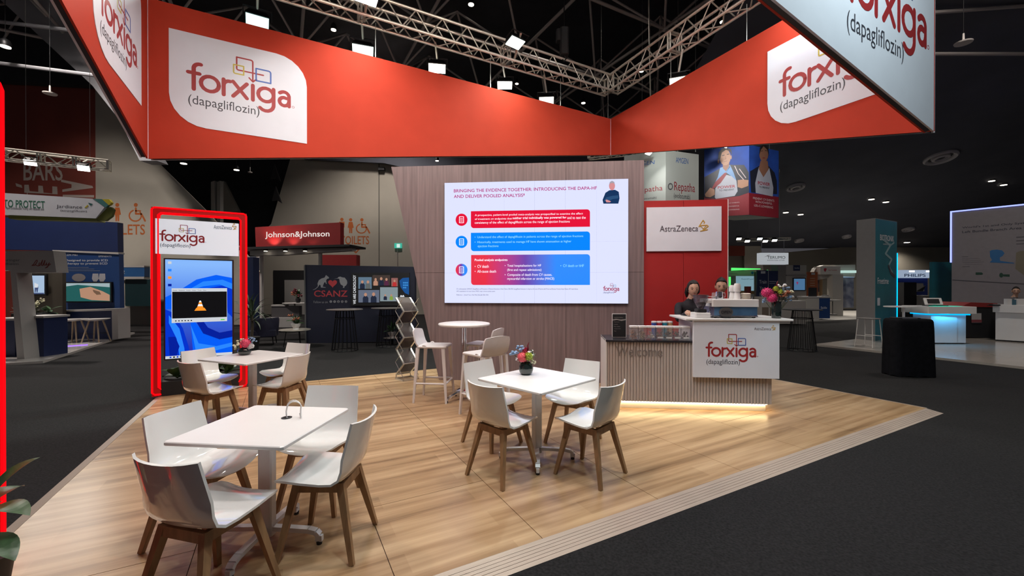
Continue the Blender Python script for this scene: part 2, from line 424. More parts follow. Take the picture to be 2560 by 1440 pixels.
fA.k = 17.0/FPX
pict(fA, wl, 294, 553, 46, 'woman'); pict(fA, wl, 338, 553, 46, 'wheel')
fA.text('TOILETS', 255, 587, 363, 561, m_signorange, wl, bold=0.02)
fA.line([(297,612),(302,604)], 0.06, m_signorange, wl, name='pictogram')

fB = Frame(500, 24.0, 1160, 24.0); fB.k = 24.0/FPX
wb = thing('wall_back', None, None, fB.loc, fB.rz, kind='structure')
fB.poly([(640,786),(640,600),(678,560),(730,385),(760,250),(1160,250),(1160,786)], m_concrete, wb, 0.0, 0.3, 'wall_panel')
fB.poly([(947,385),(949,385),(949,668),(947,668)], mat('joint_dark', (0.10, 0.095, 0.085), 0.9), wb, -0.03, 0.03, 'pipe')
fB.poly([(949,421),(964,421),(964,428),(949,428)], m_black, wb, -0.25, 0.25, 'camera_housing')
for px, s, k in ((855, 39, 'man'), (877, 38, 'woman'), (903, 38, 'wheel')): pict(fB, wb, px, 583, s, k)
fB.text('TOILETS', 851, 611, 923, 590, m_signorange, wb, bold=0.02)
fB.line([(887,629),(890,632),(897,624)], 0.07, m_signorange, wb, name='pictogram')
fB.poly([(684,676),(765,676),(765,786),(684,786)], m_black, wb, -0.02, 0.02, 'doorway')
fB.poly([(712,700),(765,700),(765,786),(712,786)], mat('door_grey', (0.30,0.29,0.28), 0.6), wb, -0.04, 0.02, 'door_leaf')
# raking beams and soffits between them
def dark_slab(name, pts, Y, th, m):
    f = Frame(pts[0][0], Y, pts[0][0] + 300, Y)
    o = f.thing(name, None, None, kind='structure')
    f.poly(pts, m, o, 0.0, th, 'bulkhead_panel'); return o
dark_slab('trim_1', [(-40,-40),(150,-60),(240,110),(330,300),(392,402),(350,402),(300,300),(232,214)], 14.5, 0.5, m_bulk2)
dark_slab('trim_2', [(240,110),(420,250),(700,330),(780,230),(760,300),(728,396),(676,560),(640,640),(600,640),(392,402),(300,300)], 25.5, 0.3, mat('soffit_black', (0.014,0.015,0.017), 0.9))
dark_slab('trim_3', [(553,453),(560,453),(598,530),(560,530),(553,530)], 24.8, 0.2, m_concrete)
for x0, x1 in ((528, 537), (543, 551)):
    dark_slab('trim_4', [(x0,455),(x1,452),(x1,640),(x0,640)], 22.0, 0.25, mat('pale_post', (0.26,0.25,0.24), 0.6))
for cx_, cy_ in ((689, 433), (692, 488)):
    dark_slab('trim_5', [(cx_-12, cy_+14), (cx_-3, cy_-22), (cx_+12, cy_+20), (cx_, cy_+12)], 23.0, 0.1, m_black)
dark_slab('trim_6', [(760,380),(1120,330),(1800,330),(1800,430),(1060,430),(960,408),(760,398)], 23.5, 0.2, m_dkbulk)
# concrete lift shaft high behind the banner
dark_slab('trim_7', [(595,-120),(765,-120),(765,90),(700,120),(596,60)], 21.0, 2.0, mat('shaft_grey', (0.20,0.185,0.17), 0.85, noise=0.1, nscale=0.8))
dark_slab('trim_8', [(-260,120),(-260,-60),(40,-60),(240,205),(240,215),(-260,190)], 16.6, 0.3, m_roof)
# right: far wall, pale below and black above, sloping ceiling bulkhead with round diffusers
fR = Frame(1780, 30.0, 2900, 30.0)
wr = thing('wall_right', None, None, fR.loc, fR.rz, kind='structure')
fR.poly([(1780,772),(2900,772),(2900,585),(2300,600),(1975,630),(1780,640)], mat('far_wall', (0.15,0.135,0.11), 0.85, noise=0.06, nscale=0.5), wr, 0, .3, 'wall_panel')
fR.poly([(1780,640),(1856,640),(1856,480),(1780,480)], m_signred, wr, -0.3, .3, 'wall_panel')
fR.poly([(1856,690),(1905,690),(1890,560),(1856,530)], m_concrete, wr, -0.25, .2, 'wall_panel')
bk = struct('trim_9', MB().quad((6, 30.2, 4.3), (44, 30.2, 4.3), (44, 11.0, 9.4), (6, 11.0, 9.4)), m_dkbulk)
slope_n = Vector((0, 0.257, 1)).normalized()
def slope_pt(px, py):
    k = (YH-py)/FPX                                     # z = HC + k*Y ; slope z = 4.3 + (30.2-Y)*0.2656
    Y = (4.3 + 30.2*0.2656 - HC)/(k + 0.2656)
    return P(px, py, Y)
m_vent = mat('vent_grey', (0.42, 0.40, 0.42), 0.6)
m_ventd = mat('vent_dark', (0.03, 0.03, 0.034), 0.7)
for k, (px, py, r, where) in enumerate([(2350,393,33,'largest, under the banner corner'), (1988,467,21,'beside the blue hanging poster box'), (1997,600,11,'low, over the small white hanging sign'), (2116,590,10,'low, left of the grey and teal tower'), (2270,572,13,'low, right of the grey and teal tower')]):
    c = slope_pt(px, py); rr = r/FPX*c.y
    t = thing('air_diffuser', 'round grey diffuser on black sloped ceiling, ' + where, 'air vent', c, 0, 'round ceiling diffusers')
    t.rotation_euler = (slope_n * -1).to_track_quat('Z', 'Y').to_euler()
    MB().lathe([(rr,0.0),(rr,0.06),(rr*.9,0.12),(rr*.72,0.06),(rr*.70,0.0)], n=28).build('outer_ring', m_vent, t, True)
    MB().lathe([(rr*.70,0.005),(rr*.5,0.005)], n=24, cap=False).build('throat', m_ventd, t, True)
    MB().lathe([(rr*.56,0.0),(rr*.52,0.09),(rr*.36,0.12),(rr*.30,0.02)], n=24).build('inner_ring', m_vent, t, True)
    MB().lathe([(rr*.26,0.0),(rr*.24,0.05),(rr*.08,0.08)], n=16).build('hub', m_ventd, t, True)
# pipes right of the banner corner
struct('trim_10', MB().bar(P(2330,33,11.5), P(2620,12,11.5), 0.05), m_tube)
struct('trim_11', MB().bar(P(2330,136,12.2), P(2620,136,12.2), 0.05), m_tube)
struct('trim_12', MB().bar(P(2330,30,11.6), P(2400,-20,12.5), 0.03), m_tube)
for q in ((-30, 52, 300, 92), (-30, 155, 245, 190)): struct('trim_13', MB().bar(P(q[0],q[1],13.5), P(q[2],q[3],13.5), 0.06), m_bulk2)

# ------------------------------------------------------------------ hall downlights
m_lampface = emi('lamp_warm', (1.0, 0.88, 0.72), 6.0)
m_lampoff = mat('lamp_rim', (0.45, 0.42, 0.40), 0.5)
def downlight(px, py, Y, r, label, on=True, p=None):
    c = p if p is not None else P(px, py, Y); rr = r/FPX*c.y
    t = thing('downlight', label, 'ceiling light', c, 0, 'hall downlights')
    MB().lathe([(rr*1.1,0.02),(rr*1.15,0.12),(rr*.8,0.22),(rr*.3,0.26)] if on else [(rr*1.02,.012),(rr*1.04,.03),(rr*.7,.045),(rr*.15,.06),(.02,.26)], n=16).build('housing', m_blackmetal if on else m_lampoff, t, True)
    MB().lathe([(rr,0.0),(rr*.98,0.03)], n=16).build('lens', m_lampface if on else m_lampoff, t, True)
    MB().bar((0,0,0.25), (0,0,12.97 - c.z if p is None else .45), 0.007).build('stem', m_blackmetal, t)
    return t
downlight(835,77,15,6,'bright round downlight above the left half of the red banner')
downlight(1178,14,16,7,'bright round downlight highest above the long truss')
downlight(1458,259,22,5,'bright small downlight left of the ring corner, low over red fabric')
downlight(1292,211,20,4,'tiny bright downlight right of a floodlight over the red banner')
downlight(1093,403,21,4,'tiny bright downlight over the timber clad screen wall')
downlight(1806,57,17,7,'bright round downlight seen through the upper right truss')
downlight(1603,180,19,5,'bright downlight seen through the truss near its corner')
downlight(16,119,13,10,'bright oval downlight at the upper left edge of the hall')
downlight(127,236,13,13,'unlit pale round lamp in front of the dark red wall', on=False)
downlight(460,410,20,7,'bright oval downlight under the dark soffit, left one above the neon frame')
downlight(592,426,20,6,'bright oval downlight under the dark soffit, right one above the neon frame')
downlight(626,432,20,5,'unlit pale downlight under the dark soffit right of the lit pair', on=False)
downlight(2406,110,11,17,'unlit pale disc lamp high beside the right banner corner', on=False)
for px, py, wh in ((2478,451,'left of the pair above the white bundle branch wall'), (2508,461,'right of the pair above the white bundle branch wall'), (2178,497,'left of the pair above the grey and teal tower'), (2214,504,'right of the pair above the grey and teal tower'), (1964,530,'left of the pair near the dark red poster box'), (2001,535,'right of the pair near the dark red poster box'), (2267,605,'lone one washing the pale far wall')):
    downlight(0, 0, 0, 6, 'lit slot downlight on black bulkhead, ' + wh, p=slope_pt(px, py) - Vector((0,0,.05)))
    q = slope_pt(px, py) - Vector((0,0,.10)); spot_light('slot_lamp', q, (q.x, q.y - .6, 0), 480, (1,.92,.82), 150, .8, .12)

# ------------------------------------------------------------------ the stand floor
RW, LW = .155, .09
plat = thing('stand_floor', 'raised wood-look exhibition floor with pale metal ramp edge', 'platform', (0,0,0), A)
u0, u1, n0, n1 = -1.60, 7.31, 2.05, 7.77
MB().box(u0+LW, u1-.03, n0+RW, n1-.02, ZC, -0.012).build('base', m_groove, plat)
us = [u0+LW, -0.46, 0.53, 1.42, 2.43, 3.43, 4.43, 5.43, 6.43, u1-.03]
for i in range(len(us)-1):
    ns = [n0+RW] + ([3.10, 4.10, 5.10, 6.10, 7.10] if i % 2 == 0 else [2.95, 3.95, 4.95, 5.95, 6.95]) + [n1-.02]
    if i % 2 == 0: ns = [n0+RW, 3.10, 5.10, 7.10, n1-.02]
    else: ns = [n0+RW, 4.05, 6.05, n1-.02]
    for j in range(len(ns)-1):
        g = 0.0022
        MB().box(us[i]+g, us[i+1]-g, ns[j]+g, ns[j+1]-g, -0.02, 0.0).build('floor_panel', m_wood, plat)
# front ramp: a flat nosing, then steps of grooves down to the carpet; left ramp plain
def ramp(name, pts): return MB().rings(pts).build(name, m_ramp, plat)
k = 0.0
edges = [RW, .121, .098, .075, .052, .029, 0.0]     # distance from the outer edge
for a, b in zip(edges, edges[1:]):
    za = -0.03*(1 - a/RW) + 0.001; zb = -0.03*(1 - b/RW) + 0.001
    g = 0.0030 if b > 0 else 0
    MB().rings([[(u0 + a*LW/RW, n0+a, za), (u1 - .03 + (RW-a)*.19, n0+a, za), (u1 - .03 + (RW-b)*.19, n0+b+g, zb), (u0 + b*LW/RW, n0+b+g, zb)],
                [(u0 + a*LW/RW, n0+a, -.029), (u1 - .03 + (RW-a)*.19, n0+a, -.029), (u1 - .03 + (RW-b)*.19, n0+b+g, -.029), (u0 + b*LW/RW, n0+b+g, -.029)]][::-1]).build('ramp_strip', m_ramp, plat)
MB().rings([[(u0,n0,-.029),(u0+LW,n0+RW,-.029),(u0+LW,n1-.02,-.029),(u0,n1-.02,-.029)], [(u0,n0,-.028),(u0+LW,n0+RW,.001),(u0+LW,n1-.02,.001),(u0,n1-.02,-.028)]]).build('side_ramp', m_ramp, plat)
MB().box(u1-.03, u1, n0+RW, n1-.02, -.029, .001).build('edge_strip', m_ramp, plat)

# ------------------------------------------------------------------ hanging banner ring
RL, RF, RR, RN = Vector((-4.92,5.70)), Vector((2.30,9.82)), Vector((4.66,4.66)), Vector((-2.30,0.95))
TOPZ = HC + 3.9; ZB = {'L': HC+1.727, 'F': HC+3.06, 'R': HC+1.717, 'N': HC+3.02}
class Face(Frame):
    def __init__(s, a, b):
        s.a = Vector(a); d = Vector(b) - s.a; s.rz = math.atan2(d.y, d.x); s.w = d.length; s.d = d.normalized(); s.loc = Vector((a.x, a.y, 0)); s.z = 0
ring = thing('hanging_banner_ring', 'four sided hanging fabric ring, red inside and white outside, with logos', 'hanging banner', (RL.x, RL.y, 0))
def banner(name, a, b, za, zb, label, inner_red=True):
    f = Face(a, b)
    t = sub_empty('banner_side', f, ring); t['label'] = label
    MB().prism([(0.0, za), (f.w, zb), (f.w, TOPZ), (0.0, TOPZ)], 0.0, 0.02).build('inner_fabric', m_red if inner_red else m_wfab, t)
    MB().prism([(0.02, za), (f.w-.02, zb), (f.w-.02, TOPZ), (0.02, TOPZ)], 0.06, 0.08).build('outer_fabric', m_wfab if inner_red else m_red, t)
    m = MB()
    for p, q in (((0,za),(f.w,zb)), ((f.w,zb),(f.w,TOPZ)), ((f.w,TOPZ),(0,TOPZ)), ((0,TOPZ),(0,za))):
        i = lambda v: (min(max(v[0], .04), f.w-.04), v[1] + (.02 if v[1] < TOPZ - .01 else -.02))
        p, q = i(p), i(q)
        m.bar((p[0],.04,p[1]), (q[0],.04,q[1]), 0, sq=((.0195,.018),(.0195,.018)) if abs(p[0]-q[0])>.1 else ((.018,.0195),(.018,.0195)), up=(0,1,0) if abs(p[0]-q[0])<.1 else None)
    m.build('frame', m_dkframe, t)
    MB().bar((0, -.004, za), (0, -.004, TOPZ), .005, n=6).build('corner_seam', m_wfab, t)
    return f, t
f1, b1 = banner('hanging_banner', RL, RF, ZB['L'], ZB['F'], 'long red hanging banner with white logo panel, left of the ring corner')
def logo_panel(f, t, xl, xr, zt, zb, r, lx, lz, lw):
    MB().prism(rrect(xl, zb, xr, zt, r, 'ac'), -0.006, -0.001).build('logo_panel', m_wfab, t)
    wordmark(t, lx, lz, lw/5.35, -0.0070)
a = f1.xz(424, 58); b = f1.xz(768, 360); l = f1.xz(472, 219); l2 = f1.xz(724, 270)
a2 = f1.xz(424,285); b2 = f1.xz(768, 165)
BOXW = b[0] - a[0]
logo_panel(f1, b1, a[0], b[0], (a[1]+b2[1])/2, b[1], .42, l[0], l2[1]*.5+l[1]*.5, l2[0]-l[0])
f2, b2_ = banner('hanging_banner', RF, RR, ZB['F'], ZB['R'], 'red hanging banner with white logo panel, right of the ring corner')
a = f2.xz(1918, 131); b = f2.xz(2215, 237); l = f2.xz(1950, 243); l2 = f2.xz(2110, 188)
logo_panel(f2, b2_, a[0], min(a[0] + BOXW, f2.w - .15), a[1], f2.xz(1940, 322)[1], .42, l[0], l[1], (l2[0]-l[0])/3.62*5.35)
f3, b3 = banner('hanging_banner', RN, RL, ZB['N'], ZB['L'], 'red hanging banner face with tilted logo, at the upper left edge')
a = f3.xz(234, 60); b = f3.xz(354, 265); l = f3.xz(251, 27); l2 = f3.xz(341, 150)
logo_panel(f3, b3, a[0], b[0], b[1] + 1.62, b[1], .42, l[0], l[1], l2[0]-l[0])
f4, b4 = banner('hanging_banner', RN, RR, ZB['N'], ZB['R'], 'pale hanging banner face with large logo, at the upper right corner', inner_red=False)
l = f4.xz(2115, 40); l2 = f4.xz(2257, 133)
_s = (l2[0]-l[0])/3.66
wordmark(b4, l[0], l[1] + .55*_s, _s, -0.0012)
# ------------------------------------------------------------------ lighting truss above the ring
unit_brace = MB().bar((0,0,0), (0,0,1), 1, n=6).mesh('brace', m_alu, True)
def brace(parent, p, q, r):
    p = Vector(p); d = Vector(q) - p
    o = obj('brace', unit_brace, parent); o.location = p; o.rotation_mode = 'QUATERNION'
    o.rotation_quaternion = d.to_track_quat('Z', 'Y'); o.scale = (r, r, d.length)
def truss(f, w_, z0, z1, label, name='lighting_truss', step=0.5, r=0.025, dy=0.29, y0=-0.1, group=None, parent=None, hang=None):
    if parent is None: t = f.thing(name, label, 'truss', group=group)
    else: t = sub_empty('truss_section', f, parent)
    for y in (y0, y0+dy):
        for z in (z0, z1): MB().bar((0,y,z), (w_,y,z), r, n=8).build('chord', m_alu, t, True)
    if hang:
        for x in (w_*.2, w_*.8): MB().bar((x,y0+dy/2,z1),(x,y0+dy/2,hang),.004,n=5).build('hanging_wire', m_alu2, t)
    n = max(2, int(round(w_/step)))
    for k in range(n):
        x0, x1 = w_*k/n, w_*(k+1)/n; xm = (x0+x1)/2
        for y in (y0, y0+dy):
            brace(t, (x0,y,z0), (xm,y,z1), r*.5); brace(t, (xm,y,z1), (x1,y,z0), r*.5)
        brace(t, (x0,y0,z0), (xm,y0+dy,z0), r*.5); brace(t, (xm,y0+dy,z0), (x1,y0,z0), r*.5)
    for x in [w_*k/3 for k in range(4)]:
        m = MB()
        for dx in (-.03, .03):
            xx = min(max(x+dx, .01), w_-.01)
            m.bar((xx,y0,z0),(xx,y0,z1),.018,n=6).bar((xx,y0+dy,z0),(xx,y0+dy,z1),.018,n=6).bar((xx,y0,z1),(xx,y0+dy,z1),.018,n=6).bar((xx,y0,z0),(xx,y0+dy,z0),.018,n=6)
        m.build('end_frame', m_alu, t)
    return t
TZ0, TZ1 = HC + 4.51, HC + 4.86
truss_ring = thing('lighting_truss', 'large silver box truss rectangle with floodlights above the red banner ring', 'truss', (RL.x, RL.y, 0))
for f, lab in ((f1,'long silver box truss running from upper left to the ring corner'), (f2,'silver box truss rising from the ring corner to the upper right'), (f4,'silver box truss over the pale banner, above the near side'), (f3,'silver box truss over the left red banner')):
    truss(f, f.w, TZ0, TZ1, lab, parent=truss_ring)
def wires(f, t, xs):
    m = MB()
    for x in xs: m.bar((x,.04,TOPZ-.02),(x,.04,TZ0),.006,n=5)
    m.build('hanging_wire', m_alu2, t)
wires(f1, b1, [.1, 3.0, 5.2, 6.9, f1.w-.05]); wires(f2, b2_, [1.8, 3.4, 5.0]); wires(f3, b3, [1.5, 4.0]); wires(f4, b4, [.8, 4.0, 7.0])
# chain hoist on the truss
ho = Vector(P(1410, 150, 9.0)); t = thing('chain_hoist', 'black chain hoist hanging above the long truss', 'hoist', (ho.x, ho.y, TZ1))
MB().rbox(-.09,.09,-.12,.12,.05,.62,.03).build('motor_housing', m_black, t); MB().rbox(-.17,-.06,-.08,.08,.35,.60,.02).build('chain_bag', m_black, t)
MB().bar((0,0,.6),(0,0,12.9-TZ1),.012).build('chain', m_blackmetal, t); MB().tube([(0,0,.07),(.05,0,0),(0,0,-.06),(-.05,0,0)],.015,6,True).build('hook', m_blackmetal, t)

def floodlight(c, aim, w_, label, power, color, arm=None, size=None, face=8.0, group='floodlights on the stand truss', visible=True):
    """yoke-mounted box flood: housing, glowing glass, yoke, arm; its lamp sits in front of the glass"""
    c = Vector(c); d = (Vector(aim) - c).normalized()
    t = thing('floodlight', label, 'floodlight', c, 0, group); q = d.to_track_quat('-Y', 'Z'); t.rotation_mode = 'QUATERNION'; t.rotation_quaternion = q
    h = w_*.72
    MB().rings([[(-w_/2,0,-h/2),(w_/2,0,-h/2),(w_/2,0,h/2),(-w_/2,0,h/2)], [(-w_*.36,.14,-h*.3),(w_*.36,.14,-h*.3),(w_*.36,.14,h*.3),(-w_*.36,.14,h*.3)]]).build('housing', m_blackmetal, t)
    fm = emi('flood_%s' % '_'.join('%d' % (x*100) for x in color), color, face)
    MB().box(-w_*.46, w_*.46, -.012, -.002, -h*.44, h*.44).build('glass', fm, t)
    MB().tube([(-w_*.56,.05,0),(-w_*.56,.05,h*.8),(w_*.56,.05,h*.8),(w_*.56,.05,0)], .012, 6).build('yoke', m_blackmetal, t)
    if arm is not None:
        qi = q.inverted(); a = qi @ (Vector(arm) - c)
        MB().bar((0,.05,h*.8), a, .02, n=6).build('arm', m_alu, t, True)
    if power > 0:
        area_light('floodlight_lamp', c + d*.03, Vector(aim), power, color, w_*.9, h*.8, 150)
    return t
def on_line(f, px, off, z):
    x, _ = f.xz(px, 0); p = f.a + f.d*x; nrm = Vector((-f.d.y, f.d.x)); p = p + nrm*off
    return Vector((p.x, p.y, z))
def flood_out(f, px, py, off, w_, label, power, color, face=8.0, inside=False):
    x, _ = f.xz(px, py); base = f.a + f.d*x; nrm = Vector((-f.d.y, f.d.x)); p = base + nrm*off
    r = (px-CX)/FPX                                     # slide to the pixel column
    Y = p.y; X = r*Y; z = HC + (YH-py)/FPX*Y
    aim = Vector((base.x, base.y, 3.0 if not inside else 0.0)) if not inside else Vector((base.x - nrm.x*2.5, base.y - nrm.y*2.5, 0))
    return floodlight((X, Y, z), aim, w_, label, power, color, arm=(base.x + nrm.x*.1, base.y + nrm.y*.1, TZ0), face=face)
COOL = (0.86, 1.0, 0.90); WARM = (1.0, 0.90, 0.74)
flood_out(f1, 645, 54, .9, .36, 'floodlight with teal tinged glass above the left part of the red banner', 45, (0.62,0.95,0.90), 1.6)
flood_out(f1, 908, 128, 1.0, .40, 'floodlight mostly hidden behind the red banner top edge', 45, COOL, 3.0)
flood_out(f1, 1093, 172, 1.0, .36, 'bright warm floodlight over the middle of the red banner', 60, WARM, 12.0)
flood_out(f1, 1262, 214, 1.0, .34, 'bright white floodlight touching the top edge of the red banner', 60, (1,.98,.9), 12.0)
flood_out(f1, 1366, 252, 1.0, .36, 'dim floodlight near the right end of the red banner', 40, (1,.97,.86), 2.5)
flood_out(f2, 1696, 203, 1.0, .36, 'warm floodlight behind the right red banner', 45, WARM, 5.0)
flood_out(f1, 1288, 108, -.7, .34, 'greenish white floodlight under the long truss, the largest and brightest', 55, COOL, 14.0, True)
flood_out(f1, 915, -8, -.6, .40, 'white floodlight cut by the top picture edge', 45, (1,.98,.92), 8.0, True)
# the same lamps on the near trusses, above and behind the viewer, washing the inside of the ring and the floor
for k, (f, x, off, tgt, pw, c) in enumerate(((f4, 1.2, .7, UN(-.4, 6.4, 2.6), 120, WARM), (f4, 3.4, .7, UN(2.0, 7.0, 4.6), 190, WARM), (f4, 5.6, .7, UN(3.6, 7.2, 3.0), 220, (1,.93,.82)),
                                             (f3, 2.2, -.7, UN(6.0, 4.6, 3.0), 190, (1,.90,.80)), (f3, 3.9, -.7, UN(3.5, 4.2, 0.0), 420, (1,.88,.78)), (f4, 4.4, .9, UN(3.2, 4.0, 0.0), 380, (1,.90,.86)), (f4, 2.0, .9, UN(.2, 3.9, 0.0), 420, (1,.88,.84)))):
    p = f.a + f.d*x; nrm = Vector((-f.d.y, f.d.x)); p2 = p + nrm*off*(1 if f is f4 else 1)
    floodlight((p2.x, p2.y, TZ0 - .35), tgt, .36, ('floodlight number on the truss above the picture, aimed %s' % ('at the far red banner','at the ring corner','at the screen wall','at the right red banner','at the middle of the floor','at the right table','at the front table')[k]).replace(' number',''), pw/8.2, c, arm=(p.x, p.y, TZ0))

for k, x in enumerate((2.4, 5.6)):  # unseen floods added to brighten the pale outer face
    p = f4.a + f4.d*x; nrm = Vector((-f4.d.y, f4.d.x)); p2 = p - nrm*1.2; q = f4.a + f4.d*(x+.5)
    floodlight((p2.x, p2.y, TZ0 - .1), (q.x, q.y, 4.2), .36, 'added cool floodlight above the picture washing the %s of the pale banner face' % ('left part','right part')[k], 60, (.80,.97,1.0), arm=(p.x, p.y, TZ0))
# ------------------------------------------------------------------ screen wall
fW = Frame(1113, 7.067, 1569, 6.794)
sw = fW.thing('screen_wall', 'grey oak laminate feature wall with slanted left edge', 'display wall')
tl, tr = fW.xz(978, 418), fW.xz(1610, 400); bl = fW.xz(1097, 948); TOP = 3.6; XR = tr[0]
ex = lambda z: bl[0] + (tl[0]-bl[0])*z/TOP
MB().prism([(ex(0)+.01,0),(XR-.01,0),(XR-.01,TOP-.01),(ex(TOP)+.01,TOP-.01)], .02, .30).build('core', m_lam_gap, sw)
xs = [None, fW.xz(1180,700)[0], fW.xz(1415,700)[0], XR]
for r0, r1 in ((0,1.80),(1.80,TOP)):
    for k in range(3):
        g = .002; x1 = xs[k+1]-g
        lo = (ex(r0)+g, ex(r1)+g) if k == 0 else (xs[k]+g, xs[k]+g)
        MB().prism([(lo[0], r0+g),(x1, r0+g),(x1, r1-g),(lo[1], r1-g)], 0, .02).build('wall_panel', m_lam, sw)
MB().prism([(ex(0),0),(ex(0)+.012,0),(ex(TOP)+.012,TOP),(ex(TOP),TOP)], .021, .30).build('edge_panel', m_lam, sw)
MB().box(XR-.012, XR, .021, .30, 0, TOP).build('edge_panel', m_lam, sw)
# LED screen
LS = .97
led = thing('led_screen', 'large lit LED screen showing a presentation slide on the timber wall', 'screen', fW.loc, fW.rz)
W_, Z0, Z1 = 3.0, fW.xz(1113,757)[1], fW.xz(1113,757)[1] + 2.0
MB().box(0, W_, -.035, -.001, Z0, Z1).build('cabinet', m_black, led)
e_white = emi('led_white', (0.70, 0.73, 1.0), LS); e_red = emi('led_red', (0.72, 0.004, 0.035), 1.0); e_blue = emi('led_blue', (0.0, 0.22, 0.90), 1.0)
e_mag = emi('led_magenta', (0.42, 0.02, 0.16), 1.0); e_txt = emi('led_text_white', (0.95, 0.90, 1.0), 1.1); e_cy = emi('led_text_cyan', (0.30, 0.75, 1.0), 1.0)
e_dk = emi('led_ink', (0.05, 0.05, 0.11), 1.0); e_navy = emi('led_navy', (0.005, 0.03, 0.10), 1.0); e_face = emi('led_face', (0.62, 0.25, 0.26), 1.0); e_hair = emi('led_greyhair', (0.35, 0.33, 0.38), 1.0)
px = lambda cx, cy: (1090 + cx*.25, 420 + cy*.25)
def sx(cx, cy): return fW.xz(*px(cx, cy))
for i in range(6):
    for j in range(4):
        MB().box(i*.5+.0005, i*.5+.4995, -.040, -.035, Z0 + j*.5+.0005, Z0 + j*.5+.4995).build('led_tile', e_white, led)
YS = -.043
def stext(s, x0, yb, x1, yt, m, bold=0.0):
    a = sx(x0, yb); b = sx(x1, yt); return text(s, a[0], a[1], b[0], b[1], m, led, YS-.003, bold)
def box_r(x0, yt, x1, yb, m):
    a = sx(x0, yb); b = sx(x1, yt); return MB().prism(rrect(a[0], a[1], b[0], b[1], .05, 'ac'), YS, YS+.002).build('slide_block', m, led)
stext('BRINGING THE EVIDENCE TOGETHER: INTRODUCING THE DAPA-HF', 185, 252, 1605, 190, e_mag, .012)
stext('AND DELIVER POOLED ANALYSIS', 185, 308, 872, 262, e_mag, .012); stext('1', 877, 282, 886, 262, e_mag)
box_r(354, 418, 1537, 606, e_red); box_r(354, 638, 1537, 834, e_blue)
def grad():
    m = bpy.data.materials.new('led_gradient'); m.use_nodes = True; nt = m.node_tree; b = nt.nodes['Principled BSDF']; b.inputs['Base Color'].default_value = (.02,.02,.02,1)
    tc = nt.nodes.new('ShaderNodeTexCoord'); r = nt.nodes.new('ShaderNodeValToRGB'); s = nt.nodes.new('ShaderNodeSeparateXYZ')
    nt.links.new(tc.outputs['Generated'], s.inputs[0]); nt.links.new(s.outputs['X'], r.inputs['Fac']); nt.links.new(r.outputs['Color'], b.inputs['Emission Color'])
    b.inputs['Emission Strength'].default_value = 1.0; e = r.color_ramp.elements
    e[0].position = .12; e[0].color = (.72,.004,.035,1); e[1].position = .72; e[1].color = (0,.22,.9,1); q = e.new(.46); q.color = (.12,.03,.35,1)
    return m
m_grad = grad(); m_grad.cycles.emission_sampling = 'NONE'; box_r(356, 864, 1537, 1170, m_grad)
stext('A prospective, patient-level pooled meta-analysis was prespecified to examine the effect', 394, 492, 1466, 450, e_txt)
stext('of treatment on endpoints that', 394, 530, 762, 500, e_txt); stext('neither trial individually was powered for', 769, 524, 1303, 486, e_txt, .012); stext('and to test the', 1311, 516, 1494, 486, e_txt)
stext('consistency of the effect of dapagliflozin across the range of ejection fractions', 392, 570, 1336, 526, e_txt)
stext('•  Understand the effect of dapagliflozin in patients across the range of ejection fractions', 392, 712, 1470, 672, e_cy)
stext('•  Historically, treatments used to manage HF have shown attenuation at higher', 392, 762, 1352, 724, e_cy); stext('ejection fractions', 422, 802, 628, 770, e_cy)
stext('Pooled analysis endpoints', 392, 940, 718, 908, e_txt, .012); stext('•  CV death', 392, 1000, 531, 970, e_txt); stext('•  All-cause death', 392, 1048, 604, 1020, e_txt)
stext('•  Total hospitalisations for HF', 690, 996, 1052, 964, e_txt); stext('(first and repeat admissions)', 716, 1038, 1054, 1006, e_txt)
stext('•  Composite of death from CV causes,', 690, 1088, 1160, 1054, e_txt); stext('myocardial infarction or stroke (MACE)', 716, 1126, 1182, 1094, e_txt); stext('•  CV death or hHF', 1244, 992, 1477, 964, e_cy)
stext('CV, cardiovascular; DAPA-HF, Dapagliflozin and Prevention of Adverse Outcomes in Heart Failure; DELIVER, Dapagliflozin Evaluation to Improve the Lives of Patients with Preserved Ejection Fraction Heart Failure; HF, heart failure;', 212, 1220, 1418, 1202, e_dk)
stext('hHF, hospitalisation for heart failure; MACE, major adverse cardiac events.', 212, 1242, 596, 1226, e_dk); stext('Reference: 1. Jhund P et al. Nat Med 2022;28:1956-1964.', 212, 1278, 530, 1262, e_dk)
for cy, m in ((522, e_red), (742, e_blue), (1020, m_grad)):
    c = sx(261, cy); q = sx(320, cy)[0]-c[0]
    MB().prism([(c[0]+q*math.cos(t), c[1]+q*1.02*math.sin(t)) for t in [k*math.pi/12 for k in range(24)]], YS, YS+.002).build('slide_icon', m, led)
    k = q*.5
    mb = MB().stroke([(c[0]-k*.7,c[1]-k),(c[0]+k*.7,c[1]-k),(c[0]+k*.7,c[1]+k),(c[0]-k*.7,c[1]+k)], q*.09, YS-.003, YS-.001, True)
    for j in range(3): mb.stroke([(c[0]-k*.4,c[1]-k*.5+j*k*.45),(c[0]+k*.4,c[1]-k*.5+j*k*.45)], q*.06, YS-.003, YS-.001)
    mb.build('slide_icon', e_txt, led)
